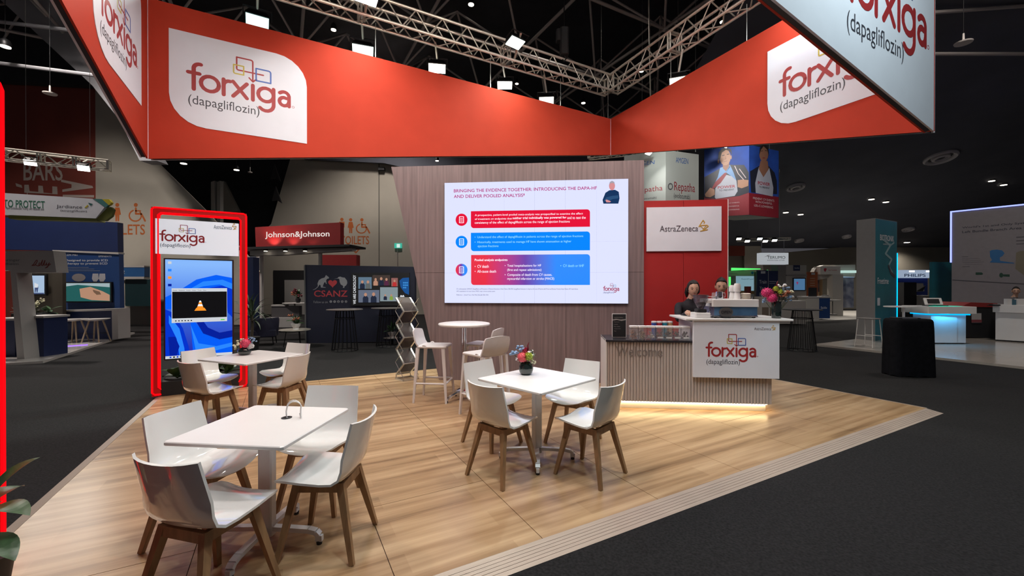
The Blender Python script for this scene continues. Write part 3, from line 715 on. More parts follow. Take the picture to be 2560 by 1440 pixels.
# man with crossed arms at the slide's corner
def spoly(pts, m, dy=0): return MB().prism([sx(*p) for p in pts], YS-.001-dy, YS+.001-dy).build('slide_figure', m, led)
spoly([(1670,362),(1662,325),(1690,255),(1728,230),(1785,225),(1822,245),(1830,310),(1818,362)], e_navy)
spoly([(1755+30*math.cos(t), 185-45*math.sin(t)) for t in [k*math.pi/10 for k in range(20)]], e_face, .003)
spoly([(1728,180),(1732,150),(1755,136),(1778,148),(1783,180),(1772,158),(1740,160)], e_hair, .005)
e_nv2 = emi('led_navy_light', (0.02, 0.07, 0.17), 1.0)
spoly([(1672,335),(1700,300),(1760,285),(1818,280),(1820,310),(1760,318),(1700,345)], e_nv2, .003); spoly([(1690,330),(1700,322),(1745,340),(1735,350),(1700,350)], e_face, .005)
c = sx(1670, 1226); c2 = sx(1826, 1226)
wordmark(led, c[0], c[1], (c2[0]-c[0])/5.4, YS-.004, (emi('led_logo', (.33,.02,.06)), e_dk, emi('led_gold', (.35,.22,.12)), emi('led_cyan', (.03,.28,.42))))

# ------------------------------------------------------------------ red company wall beside it
XB = fW.xz(1822, 600)[0]
rw = thing('red_wall', 'tall red partition with white company sign beside the screen wall', 'display wall', fW.loc, fW.rz)
ztop = fW.xz(1720, 499)[1]; XM = fW.xz(1711, 500)[0]
MB().box(XR+.003, XM-.002, .05, .28, 0, ztop).build('wall_panel', m_redpanel, rw); MB().box(XM+.002, XB, .05, .28, 0, ztop).build('wall_panel', m_redpanel, rw)
MB().box(XB, XB+.012, .049, .28, 0, ztop+.005).build('edge_strip', m_white, rw)
a = fW.xz(1617, 628); b = fW.xz(1805, 515)
MB().box(a[0], b[0], .022, .049, a[1], b[1]).build('sign_board', m_wfab, rw)
l = fW.xz(1650, 579); l2 = fW.xz(1772, 550); az_mark(rw, l[0], l[1], l2[0], l2[1], .018, printed('az_ink', (.09,.08,.10)))
floodlight((4.05,5.45,TZ0-.25), (3.0,6.85,2.75), .30, 'small floodlight on the right truss aimed at the white company sign', 34, (.95,.97,1.0), arm=(4.33,5.40,TZ0))

# ------------------------------------------------------------------ neon framed display towers
e_neon = emi('neon_red', (1.0, 0.001, 0.004), 1.5)
m_nframe = mat('neon_lit_frame', (0.22, 0.008, 0.008), 0.35, 0.1, emit=(0.6, 0.001, 0.002), strength=.28)  # red spill of the tubes put in as a weak glow of the frame
def leaf_mesh(name, L, wd, curl, m, fold=.25, seg=9):
    mb = MB(); rows = []
    for k in range(seg+1):
        t = k/seg; w_ = max(.002, wd*.5*math.sin(math.pi*(.05 + .945*t)**.8)**.9); x = L*t*math.cos(curl*t*.6); z = L*(.35*t - curl*.45*t*t)
        rows.append([(x,-w_,z + abs(w_)*fold),(x,0,z),(x,w_,z + abs(w_)*fold)])
    for k in range(seg):
        i = len(mb.v); mb.v += rows[k] + rows[k+1]
        mb.f += [(i,i+1,i+4,i+3),(i+1,i+2,i+5,i+4)]
    return mb.mesh(name, m, True)
m_leaf = mat('broad_leaf', (0.030, 0.075, 0.028), 0.4, noise=0.4, nscale=14); m_leaf2 = mat('strap_leaf', (0.055, 0.085, 0.045), 0.5, noise=0.35, nscale=10)
leafA = leaf_mesh('leaf', .30, .14, .8, m_leaf); leafB = leaf_mesh('leaf', .75, .045, 1.0, m_leaf2, .2); leafC = leaf_mesh('leaf', .22, .09, .5, m_leaf)
def leaves(parent, c, n, me, s0, s1, tilt=(0, 60), zs=(0, .1), rnd=random):
    for k in range(n):
        o = obj('leaf', me, parent); o.location = (c[0] + rnd.uniform(-.03,.03), c[1] + rnd.uniform(-.03,.03), c[2] + rnd.uniform(*zs))
        o.rotation_euler = (rnd.uniform(-.2,.2), -R(rnd.uniform(*tilt)), k*2.399 + rnd.uniform(-.3,.3)); s = rnd.uniform(s0, s1); o.scale = (s, s, s)
def tower(loc, rz, label, wd=1.144, ht=2.70, fw=.085, dp=.08, disp=True):
    t = thing('neon_display_tower', label, 'display stand', loc, rz, 'red neon display towers')
    for nm, b in (('post',(0,fw,0,ht)), ('post',(wd-fw,wd,0,ht)), ('crossbar',(fw,wd-fw,ht-fw,ht)), ('crossbar',(fw,wd-fw,.02,.02+fw))):
        MB().box(b[0], b[1], 0, dp, b[2], b[3]).build(nm, m_nframe, t)
    r = .013
    for i, (o, y) in enumerate(((.006,-.004), (fw-.006,-.004), (.006,dp), (fw-.006,dp))):
        x0, x1, z0, z1 = o, wd-o, .02+o, ht-o; c = .03
        pts = [(x0+c,y,z0),(x1-c,y,z0),(x1,y,z0+c),(x1,y,z1-c),(x1-c,y,z1),(x0+c,y,z1),(x0,y,z1-c),(x0,y,z0+c)]
        MB().tube(pts, r, 6, True).build('neon_tube', e_neon, t, True)
    MB().rbox(fw+.02, wd-fw-.02, -.02, .34, .0, .20, .01).build('planter', m_black, t)
    for cx_ in (.28, .50, .70, .88): leaves(t, (cx_, .12, .20), 9, leafA, .7, 1.15, (-10, 55))
    return t
fT = Frame(378, 5.97, 617, 6.56)
tw = tower(fT.loc, fT.rz, 'red neon framed display tower with white logo header and portrait screen', fT.w)
a = fT.xz(389, 634); b = fT.xz(597, 558)
MB().box(fT.xz(389,600)[0], b[0], -.012, .05, fT.xz(389,634)[1], fT.xz(389,546)[1]).build('header_box', mat('header_white', (.72,.74,.78), .5, emit=(.62,.72,.85), strength=.42), tw)
l = fT.xz(401, 603); l2 = fT.xz(511, 606); wordmark(tw, l[0], l[1] + .01, (l2[0]-l[0])/5.4, -.0135)
l = fT.xz(535, 572); l2 = fT.xz(592, 562); az_mark(tw, l[0], l[1], l2[0], l2[1] + .02, -.016)
x0, z0 = fT.xz(412, 897); x1, _ = fT.xz(580, 700); z1 = fT.xz(409, 648)[1]
z0 = z1 - 1.44
d_ = thing('portrait_display', 'tall portrait monitor with blue swirl desktop inside the neon frame', 'screen', fT.loc, fT.rz)
MB().rbox(x0-.02, x1+.02, .04, .09, z0-.02, z1+.02, .008).build('casing', m_black, d_)
MB().box(.45, .53, .09, .14, .2, z1-.2).build('mount_post', m_blackmetal, d_)
def sky_screen():
    m = bpy.data.materials.new('desktop_blue'); m.use_nodes = True; nt = m.node_tree; b = nt.nodes['Principled BSDF']; b.inputs['Base Color'].default_value = (.02,.02,.03,1)
    tc = nt.nodes.new('ShaderNodeTexCoord'); s = nt.nodes.new('ShaderNodeSeparateXYZ'); r = nt.nodes.new('ShaderNodeValToRGB')
    nt.links.new(tc.outputs['Generated'], s.inputs[0]); nt.links.new(s.outputs['Z'], r.inputs['Fac']); nt.links.new(r.outputs['Color'], b.inputs['Emission Color']); b.inputs['Emission Strength'].default_value = 1.0
    e = r.color_ramp.elements; e[0].position = .1; e[0].color = (.004,.02,.40,1); e[1].position = .95; e[1].color = (.20,.42,.86,1); q = e.new(.55); q.color = (.02,.14,.72,1)
    return m
MB().box(x0, x1, .034, .040, z0, z1).build('screen_glass', sky_screen(), d_)
m_nframe.cycles.emission_sampling = 'NONE'; MATS['header_white'].cycles.emission_sampling = 'NONE'
e_b = [emi('swirl_%d' % i, c, 1.0) for i, c in enumerate(((.0,.10,.85), (.0,.03,.55), (.02,.22,1.0), (.0,.012,.30)))]
dw, dh = x1-x0, z1-z0
dp_ = lambda a, b: (x0 + a*dw, z0 + b*dh)
blobs = [([(0,.62),(.18,.68),(.45,.80),(.75,.85),(1,.82),(1,.55),(.9,.52),(.8,.6),(.4,.62),(.1,.5),(0,.5)],0), ([(.25,.66),(.55,.78),(.85,.80),(1,.76),(1,.70),(.8,.75),(.55,.73)],2), ([(.55,.70),(.85,.74),(1,.70),(1,.40),(.93,.45),(.9,.62)],1),
         ([(.0,.50),(.12,.46),(.25,.30),(.33,.12),(.36,.02),(0,.02)],1), ([(.05,.44),(.2,.30),(.27,.10),(.28,.02),(.20,.02),(.16,.2),(.05,.36)],2), ([(.36,.42),(.5,.30),(.7,.22),(1,.25),(1,.02),(.40,.02),(.38,.2)],0), ([(.45,.36),(.55,.24),(.8,.17),(1,.19),(1,.26),(.8,.24),(.62,.30),(.52,.40)],3), ([(.36,.34),(.48,.14),(.75,.10),(1,.13),(1,.09),(.7,.05),(.44,.06)],2), ([(.04,.22),(.14,.22),(.2,.12),(.16,.03),(.06,.03)],3)]
for pts, k in blobs: MB().prism([dp_(*p) for p in pts], .031 - .0006*k, .033).build('screen_swirl', e_b[k], d_)
e_gr = emi('ui_grey', (.55,.58,.62), 1.0); e_blk = emi('ui_black', (.004,.004,.005), 1.0); e_or = emi('ui_orange', (.95,.28,.02), 1.0); e_wh = emi('ui_white', (.85,.88,.9), 1.0)
q = lambda a, b, c, d, m, y=.026: MB().box(x0 + a*dw, x0 + c*dw, y, y+.002, z0 + b*dh, z0 + d*dh).build('screen_window', m, d_)
q(.09, .36, .92, .71, e_gr); q(.10, .405, .915, .675, e_blk, .023); q(.0, .0, 1, .028, e_gr)
text('Media   Playback   Audio   Video   Tools   View', x0+.11*dw, z0+.682*dh, x0+.6*dw, z0+.694*dh, e_blk, d_, .022)
MB().prism([dp_(*p) for p in ((.42,.478),(.60,.478),(.57,.508),(.45,.508))], .020, .022).build('screen_icon', e_or, d_)
for a0, b0, c0, d0, m in ((.455,.50,.56,.525,e_or), (.468,.525,.548,.545,e_wh), (.478,.545,.538,.565,e_or), (.487,.565,.528,.582,e_wh)): MB().prism([dp_(a0,b0),dp_(c0,b0),dp_(c0-.012,d0),dp_(a0+.012,d0)], .019, .021).build('screen_icon', m, d_)
for j, m in enumerate((e_gr, e_b[2], e_or, e_b[3])): q(.04, .955 - .075*j, .09, .98 - .075*j, m)
for j in range(7): q(.06 + .05*j, .008, .085 + .05*j, .022, (e_b[1], e_blk)[j % 2], .024)
for j in range(6): q(.14 + .045*j, .375, .16 + .045*j, .385, e_blk, .022)
q(.82, .372, .88, .384, emi('ui_green', (.1,.6,.1)), .022)
p2 = Vector((-2.86, 2.36)); 
tower((p2.x + math.sin(A)*1.144 , p2.y - math.cos(A)*1.144, 0), A + R(90), 'red neon framed tower cut off by the left picture edge')
# foliage leaning out of that tower's planter
t = thing('potted_plant', 'dark green broad leaves reaching in at the lower left picture edge', 'plant', (-2.63, 2.06, 0))
MB().lathe([(.10,0),(.13,.22),(.14,.24),(.12,.24)], n=16).build('pot', m_black, t, True)
MB().tube([(0,0,.2),(.02,.01,.32),(.05,.03,.45)], .008, 6).build('stem', m_leaf, t)
for (dx, dy, dz, az, tl_, s) in ((.03,.03,.46,-5,4,.85), (.04,.0,.34,-12,22,.85), (.02,.05,.52,60,-40,.8), (-.02,.0,.40,160,-10,.8), (.05,0,.22,-60,30,.6), (.0,.03,.48,100,0,.8)):
    o = obj('leaf', leafA, t); o.location = (dx,dy,dz); o.rotation_euler = (0, R(tl_), R(az)); o.scale = (s,s,s)
# ================================================================== furniture
def make_chair():
    t = thing('dining_chair', 'x', 'chair')
    # moulded shell: profile from seat front to back top, curved across
    prof = [(.232,.432),(.215,.452),(.16,.460),(.06,.452),(-.05,.442),(-.125,.446),(-.172,.470),(-.200,.520),(-.218,.590),(-.236,.660),(-.252,.725),(-.268,.785)]
    hw = [.170,.195,.213,.222,.222,.218,.214,.212,.210,.207,.203,.198]
    def surf(off):
        rows = []
        for k, (x, z) in enumerate(prof):
            p0 = prof[max(k-1,0)]; p1 = prof[min(k+1,len(prof)-1)]
            tx, tz = p1[0]-p0[0], p1[1]-p0[1]; l = math.hypot(tx, tz); nx, nz = tz/l, -tx/l
            if nz < 0 and k < 5: nx, nz = -nx, -nz
            b = min(1, max(0, (k-4)/4)); row = []
            for j in range(9):
                a = -1 + j/4; y = a*hw[k]
                cx_ = x + b*.020*a*a*a*a + b*.030*a*a; cz = z + (1-b)*.018*a*a + (0.010*a*a if k == len(prof)-1 else 0)
                if k == 0: cx_ -= -.012*(1-a*a) ; cz += .010*a*a
                row.append((cx_ - nx*off*(1 if True else 1), y, cz - nz*off))
            rows.append(row)
        return rows
    top, bot = surf(0), surf(.013)
    mb = MB(); n = 9; m = len(prof)
    mb.v = [p for r in top for p in r] + [p for r in bot for p in r]; o = n*m
    for k in range(m-1):
        for j in range(n-1):
            a, b, c, d = k*n+j, k*n+j+1, (k+1)*n+j+1, (k+1)*n+j
            mb.f += [(a,d,c,b), (o+a,o+b,o+c,o+d)]
    for k in range(m-1):
        mb.f += [(k*n, o+k*n, o+(k+1)*n, (k+1)*n), (k*n+n-1, (k+1)*n+n-1, o+(k+1)*n+n-1, o+k*n+n-1)]
    for j in range(n-1):
        mb.f += [(j, j+1, o+j+1, o+j), ((m-1)*n+j, o+(m-1)*n+j, o+(m-1)*n+j+1, (m-1)*n+j+1)]
    sh = mb.build('seat_shell', m_shell, t, True, 50)
    for sx_, sy in ((1,1),(1,-1),(-1,1),(-1,-1)):
        tp = Vector((.125*sx_ - .01, .125*sy, .425)); ft = Vector((.215*sx_ - .015, .205*sy, 0))
        MB().bar(ft, tp, 0, sq=((.013,.013),(.022,.019)), up=(0,1,0)).build('leg', m_leg, t)
    fr = MB()
    for p, q in (((.13,.14),(.13,-.14)), ((-.14,.14),(-.14,-.14)), ((.13,.13),(-.14,.13)), ((.13,-.13),(-.14,-.13))):
        fr.bar((p[0]-.005,p[1],.405), (q[0]-.005,q[1],.405), 0, sq=((.013,.026),(.013,.026)))
    fr.build('seat_frame', m_leg, t)
    return t
chair0 = make_chair(); used = [False]
def chair(x, y, yaw, label, group):
    o = chair0 if not used[0] else copy_tree(chair0); used[0] = True
    o.location = (x - .06*math.cos(R(yaw)), y - .06*math.sin(R(yaw)), 0); o.rotation_euler = (0, 0, R(yaw)); tag(o, label, 'chair', group)
g1, g2, g3 = 'chairs at the front table', 'chairs at the right table', 'chairs at the far left table'
chair(-1.497, 2.18, 75, 'white shell chair at front table, nearest, its back reflecting red neon', g1)
chair(-1.87, 2.64, -7, 'white shell chair on the left side of the front table with cables', g1)
chair(-1.19, 2.57, 180, 'white shell chair on the right side of the front table, seen side on', g1)
chair(-1.41, 3.01, -92, 'white shell chair behind the front table with cables, facing the viewer', g1)
chair(-.03, 3.58, 48, 'white shell chair at the vase table by the counter, near left, back to viewer', g2)
chair(.604, 3.58, 138, 'white shell chair at the vase table by the counter, near right, back to viewer', g2)
chair(-.15, 4.19, -44, 'white shell chair at the vase table by the counter, far left', g2)
chair(.58, 4.22, 235, 'white shell chair at the vase table by the counter, far right, facing viewer', g2)
chair(-3.23, 4.62, 66, 'white shell chair at the table beside the neon tower, near left, back to viewer', g3)
chair(-3.61, 5.10, -20, 'white shell chair right in front of the neon tower screen', g3)
chair(-2.72, 4.87, 172, 'white shell chair at the table beside the neon tower, near right', g3)
chair(-3.02, 5.50, 250, 'white shell chair at the table beside the neon tower, farthest and partly hidden', g3)

def table(x, y, yaw, sx_, sy, label, zt=.735, base_rot=0):
    t = thing('cafe_table', label, 'table', (x, y, 0), R(yaw), 'square white cafe tables')
    MB().rbox(-sx_/2, sx_/2, -sy/2, sy/2, zt-.022, zt, .012).build('table_top', m_white, t)
    MB().rbox(-.045, .045, -.028, .028, .05, zt-.03, .008).build('column', m_whitemetal, t)
    MB().box(-.22,.22,-.03,.03,zt-.034,zt-.022).box(-.03,.03,-.22,.22,zt-.034,zt-.022).build('top_bracket', m_whitemetal, t)
    for k in range(4):
        a = R(base_rot + 90*k); c, s_ = math.cos(a), math.sin(a)
        pts = [(r*c, r*s_, z) for r, z in ((.03,.095),(.26,.085),(.305,.075),(.325,.055),(.325,.02))]
        m = MB()
        for p, q in zip(pts, pts[1:]): m.bar(p, q, 0, sq=((.02,.013),(.02,.013)) if abs(p[2]-q[2]) < .03 else ((.02,.013),(.02,.013)), up=(-s_, c, 0) if abs(p[2]-q[2]) > .03 else None)
        ft = m.build('foot', m_whitemetal, t)
        MB().lathe([(.016,0),(.018,.018),(.014,.022)], pts[-1][:2] + (0,), 10).build('foot_pad', m_black, ft, True)
    return t
table(-1.50, 2.575, -6, .69, .71, 'white square table in front with cable outlet and four chairs', base_rot=4)
table(.226, 3.834, 45, .77, .77, 'white square table near the bar counter with flower vase', base_rot=-47)
table(-3.10, 5.03, -22, .80, .76, 'white square table beside the neon tower with low flower bowl', base_rot=0)
# desk outlet with charging cables
c = G(716, 1045, .735); t = thing('cable_outlet', 'black round outlet with two white charging cables on the front table', 'cable outlet', c)
MB().lathe([(.030,0),(.032,.003),(.020,.004),(.0195,.001)], n=20).build('grommet', m_black, t, True)
for dx, dy, k in ((-.004,.006,1.0), (.004,-.004,.9)):
    MB().tube([(dx,dy,0),(dx-.003,dy,.04)] + [(dx + .044 - .047*math.cos(q_), dy + .008, .058 + .05*k*math.sin(q_)) for q_ in [j*math.pi/9 for j in range(1, 9)]] + [(dx+.090,dy-.002,.04),(dx+.095,dy-.008,.008)], .0035, 6).build('cable', m_white, t, True)
    MB().bar((dx+.088,dy-.004,.03),(dx+.095,dy-.008,.006),.006,.005,n=6).build('plug', m_white, t)

# ------------------------------------------------------------------ flowers
def ball(mb, c, r, n, pl, rnd, droop=0):
    c = Vector(c)
    for k in range(n):
        z = 1 - 2*(k+.5)/n*(.85); ph = k*2.39996; s_ = math.sqrt(max(0, 1-z*z)); d = Vector((s_*math.cos(ph), s_*math.sin(ph), z))
        a = d.cross(Vector((.3,.2,1))).normalized(); b = d.cross(a); p = c + d*r*.72; q = c + d*(r + rnd.uniform(-.1,.1)*r); w_ = pl
        mb.quad(p - a*w_*.5, p + a*w_*.5, q + a*w_*.9 + b*w_*.3, q + d*w_*.3, q - a*w_*.9 - b*w_*.3)
    mb.sphere(c, r*.75, n=8, m=6)
m_fl = {k: mat('petal_' + k, c, .6, noise=.25, nscale=30) for k, c in dict(pink=(.62,.06,.13), coral=(.70,.10,.12), lime=(.50,.58,.10), cream=(.62,.60,.42), blue=(.22,.34,.52), white=(.70,.68,.68), burg=(.16,.008,.02), rust=(.36,.12,.06), hot=(.55,.025,.14)).items()}
m_stem = mat('stem_green', (.05,.09,.03), .6)
def flower(t, kind, col, c, r, rnd):
    mb = MB(); c = Vector(c)
    if kind == 'ball': ball(mb, c, r, 60, r*.28, rnd)
    elif kind == 'pin':
        mb.sphere(c, r*.9, r*.9, r*.95, 12, 8)
        for k in range(70):
            z = 1 - 1.8*(k+.5)/70; ph = k*2.4; s_ = math.sqrt(1-z*z); d = Vector((s_*math.cos(ph), s_*math.sin(ph), z)); mb.bar(c + d*r*.8, c + d*r*1.12, r*.05, r*.08, 4)
    elif kind == 'spray':
        for k in range(9):
            d = Vector((rnd.uniform(-1,1), rnd.uniform(-1,1), rnd.uniform(-.6,1))).normalized()*r*rnd.uniform(.5,1.1); mb.sphere(c + d, r*.34, r*.34, r*.26, 7, 5)
    elif kind == 'plume':
        mb.tube([c, c + Vector((.2*r,0,.6*r)), c + Vector((.15*r,0,1.3*r)), c + Vector((.4*r,0,2.0*r))], [r*.16, r*.22, r*.16, r*.05], 6)
        mb.tube([c, c + Vector((-.3*r,0,.5*r)), c + Vector((-.35*r,0,.9*r))], [r*.14, r*.16, r*.04], 6)
    elif kind == 'star':
        for k in range(10):
            d = Vector((math.cos(k*.63), math.sin(k*.63)*.6 - .4, .4 + .3*math.sin(k*1.7))).normalized(); mb.bar(c, c + d*r, r*.10, r*.16, 4)
    f = mb.build('flower_head', m_fl[col], t, kind in ('pin','spray'))
    MB().bar((c.x*.25, c.y*.25, c.z*.35), c, .003, n=5).build('stem', m_stem, t)
def bowl_vase(t, r, h):
    MB().lathe([(r*.55,0),(r*.85,h*.14),(r,h*.45),(r*.92,h*.75),(r*.70,h*.95),(r*.66,h),(r*.60,h*.98),(r*.62,h*.9)], n=24).build('vase', m_glassdark, t, True)
rnd = random.Random(3)
c = G(1315, 936, .735); t = thing('flower_vase', 'round dark green vase of mixed flowers on the table by the bar counter', 'flower vase', c)
bowl_vase(t, .070, .115)
for a in (('pin','coral',(-.035,-.03,.165),.047), ('ball','lime',(.022,-.045,.175),.042), ('spray','blue',(-.11,.0,.19),.045), ('spray','blue',(-.06,.02,.235),.045), ('ball','pink',(-.005,.01,.22),.034), ('plume','burg',(.01,.0,.215),.045), ('spray','white',(.04,-.02,.205),.03), ('spray','cream',(.07,-.02,.12),.028), ('spray','white',(-.075,-.03,.145),.025)): flower(t, *a, rnd)
leaves(t, (.05,.0,.13), 7, leaf_mesh('leaf', .10, .02, .4, m_leaf2), .7, 1.0, (-20, 40), (0,.06), rnd)
c = G(611, 887, .735); t = thing('flower_vase', 'low dark bowl of cream, pink and blue flowers on the table beside the neon tower', 'flower vase', c)
bowl_vase(t, .075, .085)
for a in (('pin','pink',(.03,-.03,.14),.055), ('spray','cream',(-.07,-.02,.10),.045), ('spray','cream',(-.05,.0,.15),.04), ('spray','white',(-.03,.02,.18),.02), ('ball','white',(.075,-.01,.105),.042), ('spray','blue',(.10,.02,.16),.035), ('spray','blue',(.06,.03,.19),.03)): flower(t, *a, rnd)
leaves(t, (0,0,.08), 7, leaf_mesh('leaf', .11, .02, .6, m_leaf2), .8, 1.1, (-10, 30), (0,.03), rnd)

# ------------------------------------------------------------------ high table and bar stools
c = Vector((-.66, 5.82, 0)); t = thing('bar_table', 'round white high table on a chrome column below the screen', 'table', c)
MB().lathe([(.335,1.030),(.352,1.036),(.356,1.052),(.350,1.062),(.330,1.066)], n=48).build('table_top', m_white, t, True, 30)
MB().lathe([(.032,.12),(.032,1.03)], n=20).build('column', m_chrome, t, True); MB().lathe([(.07,1.02),(.07,1.031)], n=20).build('top_flange', m_chrome, t, True)
for k in range(4):
    a = R(35 + 90*k); cc, ss = math.cos(a), math.sin(a)
    ft = MB().tube([(.02*cc,.02*ss,.13),(.12*cc,.12*ss,.12),(.22*cc,.22*ss,.075),(.27*cc,.27*ss,.03)], [.032,.028,.024,.02], 8).build('foot', m_chrome, t, True)
    MB().lathe([(.02,0),(.022,.02),(.016,.035)], (.27*cc,.27*ss,0), 10).build('foot_pad', m_black, ft, True)
def make_stool():
    t = thing('bar_stool', 'x', 'bar stool')
    MB().rbox(-.19, .21, -.20, .20, .735, .765, .02).build('seat', m_whitemetal, t)
    prof = [(-.18,.752),(-.215,.80),(-.235,.86),(-.25,.93),(-.26,.985)]
    rs = []
    for k, (x, z) in enumerate(prof):
        hw_ = (.195,.20,.20,.195,.18)[k]; row = []
        for j in range(7):
            a = -1 + j/3; row.append((x + .03*a*a, a*hw_, z - (.02*a*a if k == 4 else 0)))
        rs.append(row + [(p[0]-.02, p[1], p[2]) for p in reversed(row)])
    MB().rings(rs).build('backrest', m_whitemetal, t, True, 45)
    for sx_, sy in ((1,1),(1,-1),(-1,1),(-1,-1)):
        MB().bar((.225*sx_,.215*sy,0), (.175*sx_,.175*sy,.74), 0, sq=((.012,.012),(.023,.020)), up=(0,1,0)).build('leg', m_whitemetal, t)
    m = MB(); z = .26; k = .207
    for p, q in (((k,k-.005),(k,-k+.005)), ((k,k-.005),(-k,k-.005)), ((k,-k+.005),(-k,-k+.005))): m.bar((p[0],p[1],z),(q[0],q[1],z),.014,n=8)
    m.build('footrest', m_whitemetal, t, True)
    m = MB()
    for sy in (-1, 1): m.tube([(-.11,sy*.185,.762),(-.10,sy*.19,.771),(-.085,sy*.192,.775),(-.07,sy*.19,.771),(-.06,sy*.185,.762)], .009, 6)
    m.build('side_grip', m_whitemetal, t, True)
    return t
st0 = make_stool(); st0.location = (-1.08, 5.85, 0); st0.rotation_euler = (0,0,R(-6)); tag(st0, 'white bar stool left of the round high table', 'bar stool', 'bar stools at the high table')
for x, y, yaw, lab in ((-.33, 5.15, 132, 'white bar stool right of the high table, nearer, back towards the viewer'), (-.41, 6.02, 158, 'white bar stool right of the high table, farther, against the timber wall')):
    o = copy_tree(st0); o.location = (x,y,0); o.rotation_euler = (0,0,R(yaw)); tag(o, lab, 'bar stool', 'bar stools at the high table')

# ------------------------------------------------------------------ zigzag brochure stand
c = Vector(((1015-CX)/FPX*7.1, 7.15, 0)); t = thing('brochure_stand', 'folding zigzag aluminium brochure stand left of the timber screen wall', 'brochure stand', c, R(-48))
hw_ = .13; N = 6; z0_, dz_ = .07, .217
m_acr = mat('frosted_acrylic', (.10,.08,.075), .4, alpha=.45, spec=.2)
for k in range(N):
    za, zb = z0_ + k*dz_, z0_ + (k+1)*dz_
    xa, xb = (-.13,.14) if k % 2 == 0 else (.14,-.13)
    sh = thing('shelf', None, None); sh.parent = t
    for yy in (-hw_, hw_):
        MB().bar((xa*.0 + (xa), yy, za), (xb, yy, zb), 0, sq=((.010,.013),(.010,.013)), up=(0,1,0)).build('rail', m_alu2, sh)
    MB().bar((xa,-hw_,za),(xa,hw_,za),.009,n=6).bar((xb,-hw_,zb),(xb,hw_,zb),.009,n=6).build('crossbar', m_alu2, sh)
    MB().quad((xa,-hw_+.01,za+.004),(xb,-hw_+.01,zb+.004),(xb,hw_-.01,zb+.004),(xa,hw_-.01,za+.004)).quad((xa,-hw_+.01,za),(xa,hw_-.01,za),(xb,hw_-.01,zb),(xb,-hw_+.01,zb)).build('tray', m_acr, sh)
    xm = (.10,-.07)
    for yy in (-hw_-.015, hw_+.015):
        MB().bar((-xa*1.0 + .01, yy, za), (-xb*1.0 + .01, yy, zb), .005, n=5).build('scissor_rod', m_alu2, sh)
MB().box(-.13,.15,-.15,-.13,0,.02).box(-.13,.15,.13,.15,0,.02).box(-.13,-.11,-.15,.15,0,.02).box(.13,.15,-.15,.15,0,.02).build('base_frame', m_alu2, t)
m = MB()
for yy in (-.14,.14): m.bar((.14,yy,.01),(.14,yy*.90,.07),.008,n=5).bar((-.12,yy,.01),(-.13,yy*.90,.07),.008,n=5)
m.build('base_strut', m_alu2, t)

# ------------------------------------------------------------------ bar counter
fC = Frame(1517, 5.415, 1943, 5.225)
ctr = fC.thing('bar_counter', 'taupe slatted bar counter with raised white logo panel and glowing plinth', 'counter')
XL, XU, XE = 0.0, fC.xz(1730,850)[0], fC.xz(1931,980)[0]
ZL, ZU = .885, 1.15
MB().box(XL, XE, .012, .56, .10, ZL-.03).build('low_body', m_slat, ctr); MB().box(XU+.02, XE-.02, .02, .62, ZL-.03, ZU-.03).build('high_body', m_white, ctr)
MB().box(XL-.012, XL, -.01, .56, .10, ZL).build('end_panel', m_white, ctr)
MB().rbox(XL-.012, XU+.04, -.02, .58, ZL-.025, ZL, .006).build('low_top', mat('black_top', (.028,.026,.032), .22), ctr)
sl = MB(); pit = .0375; prof_s = [(-.016,.0),(-.014,-.010),(-.006,-.0155),(.006,-.0155),(.014,-.010),(.016,.0)]
sm = MB().rings([[(x, y+.012, .10) for x, y in prof_s], [(x, y+.012, ZL-.028) for x, y in prof_s]]).mesh('slat', m_slat, True); sm.set_sharp_from_angle(angle=R(60))
n_s = int((XE-XL)/pit)
for k in range(n_s):
    o = obj('slat', sm, ctr); o.location = (XL + .02 + k*pit, 0, 0)
x, zb_ = fC.xz(1731, 942); 
MB().rbox(XU, fC.xz(1943,850)[0], -.06, -.015, fC.xz(1740,941)[1], ZU-.005, .004).build('logo_panel', m_wfab, ctr)
MB().rbox(XU-.10, fC.xz(1976,800)[0], -.08, .66, ZU-.005, ZU+.02, .008).build('high_top', m_white, ctr)
l = fC.xz(1762, 888); l2 = fC.xz(1884, 888); wordmark(ctr, l[0], l[1], (l2[0]-l[0])/5.4, -.0612)
l = fC.xz(1880, 824); l2 = fC.xz(1933, 812); az_mark(ctr, l[0], l[1], l2[0], l2[1], -.0612, printed('az_ink2', (.10,.08,.08)))
l = fC.xz(1540, 890); l2 = fC.xz(1656, 868); text('Welcome', l[0], l[1], l2[0], l2[1]+.005, printed('welcome_grey', (.20,.175,.165)), ctr, -.008)
MB().box(XL+.06, XE-.05, .06, .50, 0.001, .10).build('plinth', m_white, ctr)
e_strip = emi('strip_warm', (1.0,.74,.38), 22.0)
MB().box(XL+.04, XE-.04, .035, .045, .088, .098).build('light_strip', e_strip, ctr); MB().box(XE-.045, XE-.035, .05, .5, .088, .098).build('light_strip', e_strip, ctr)
pc = fC.loc + Vector((fC.d.x*(XE/2), fC.d.y*(XE/2), .09)); nn = Vector((-fC.d.y, fC.d.x, 0))
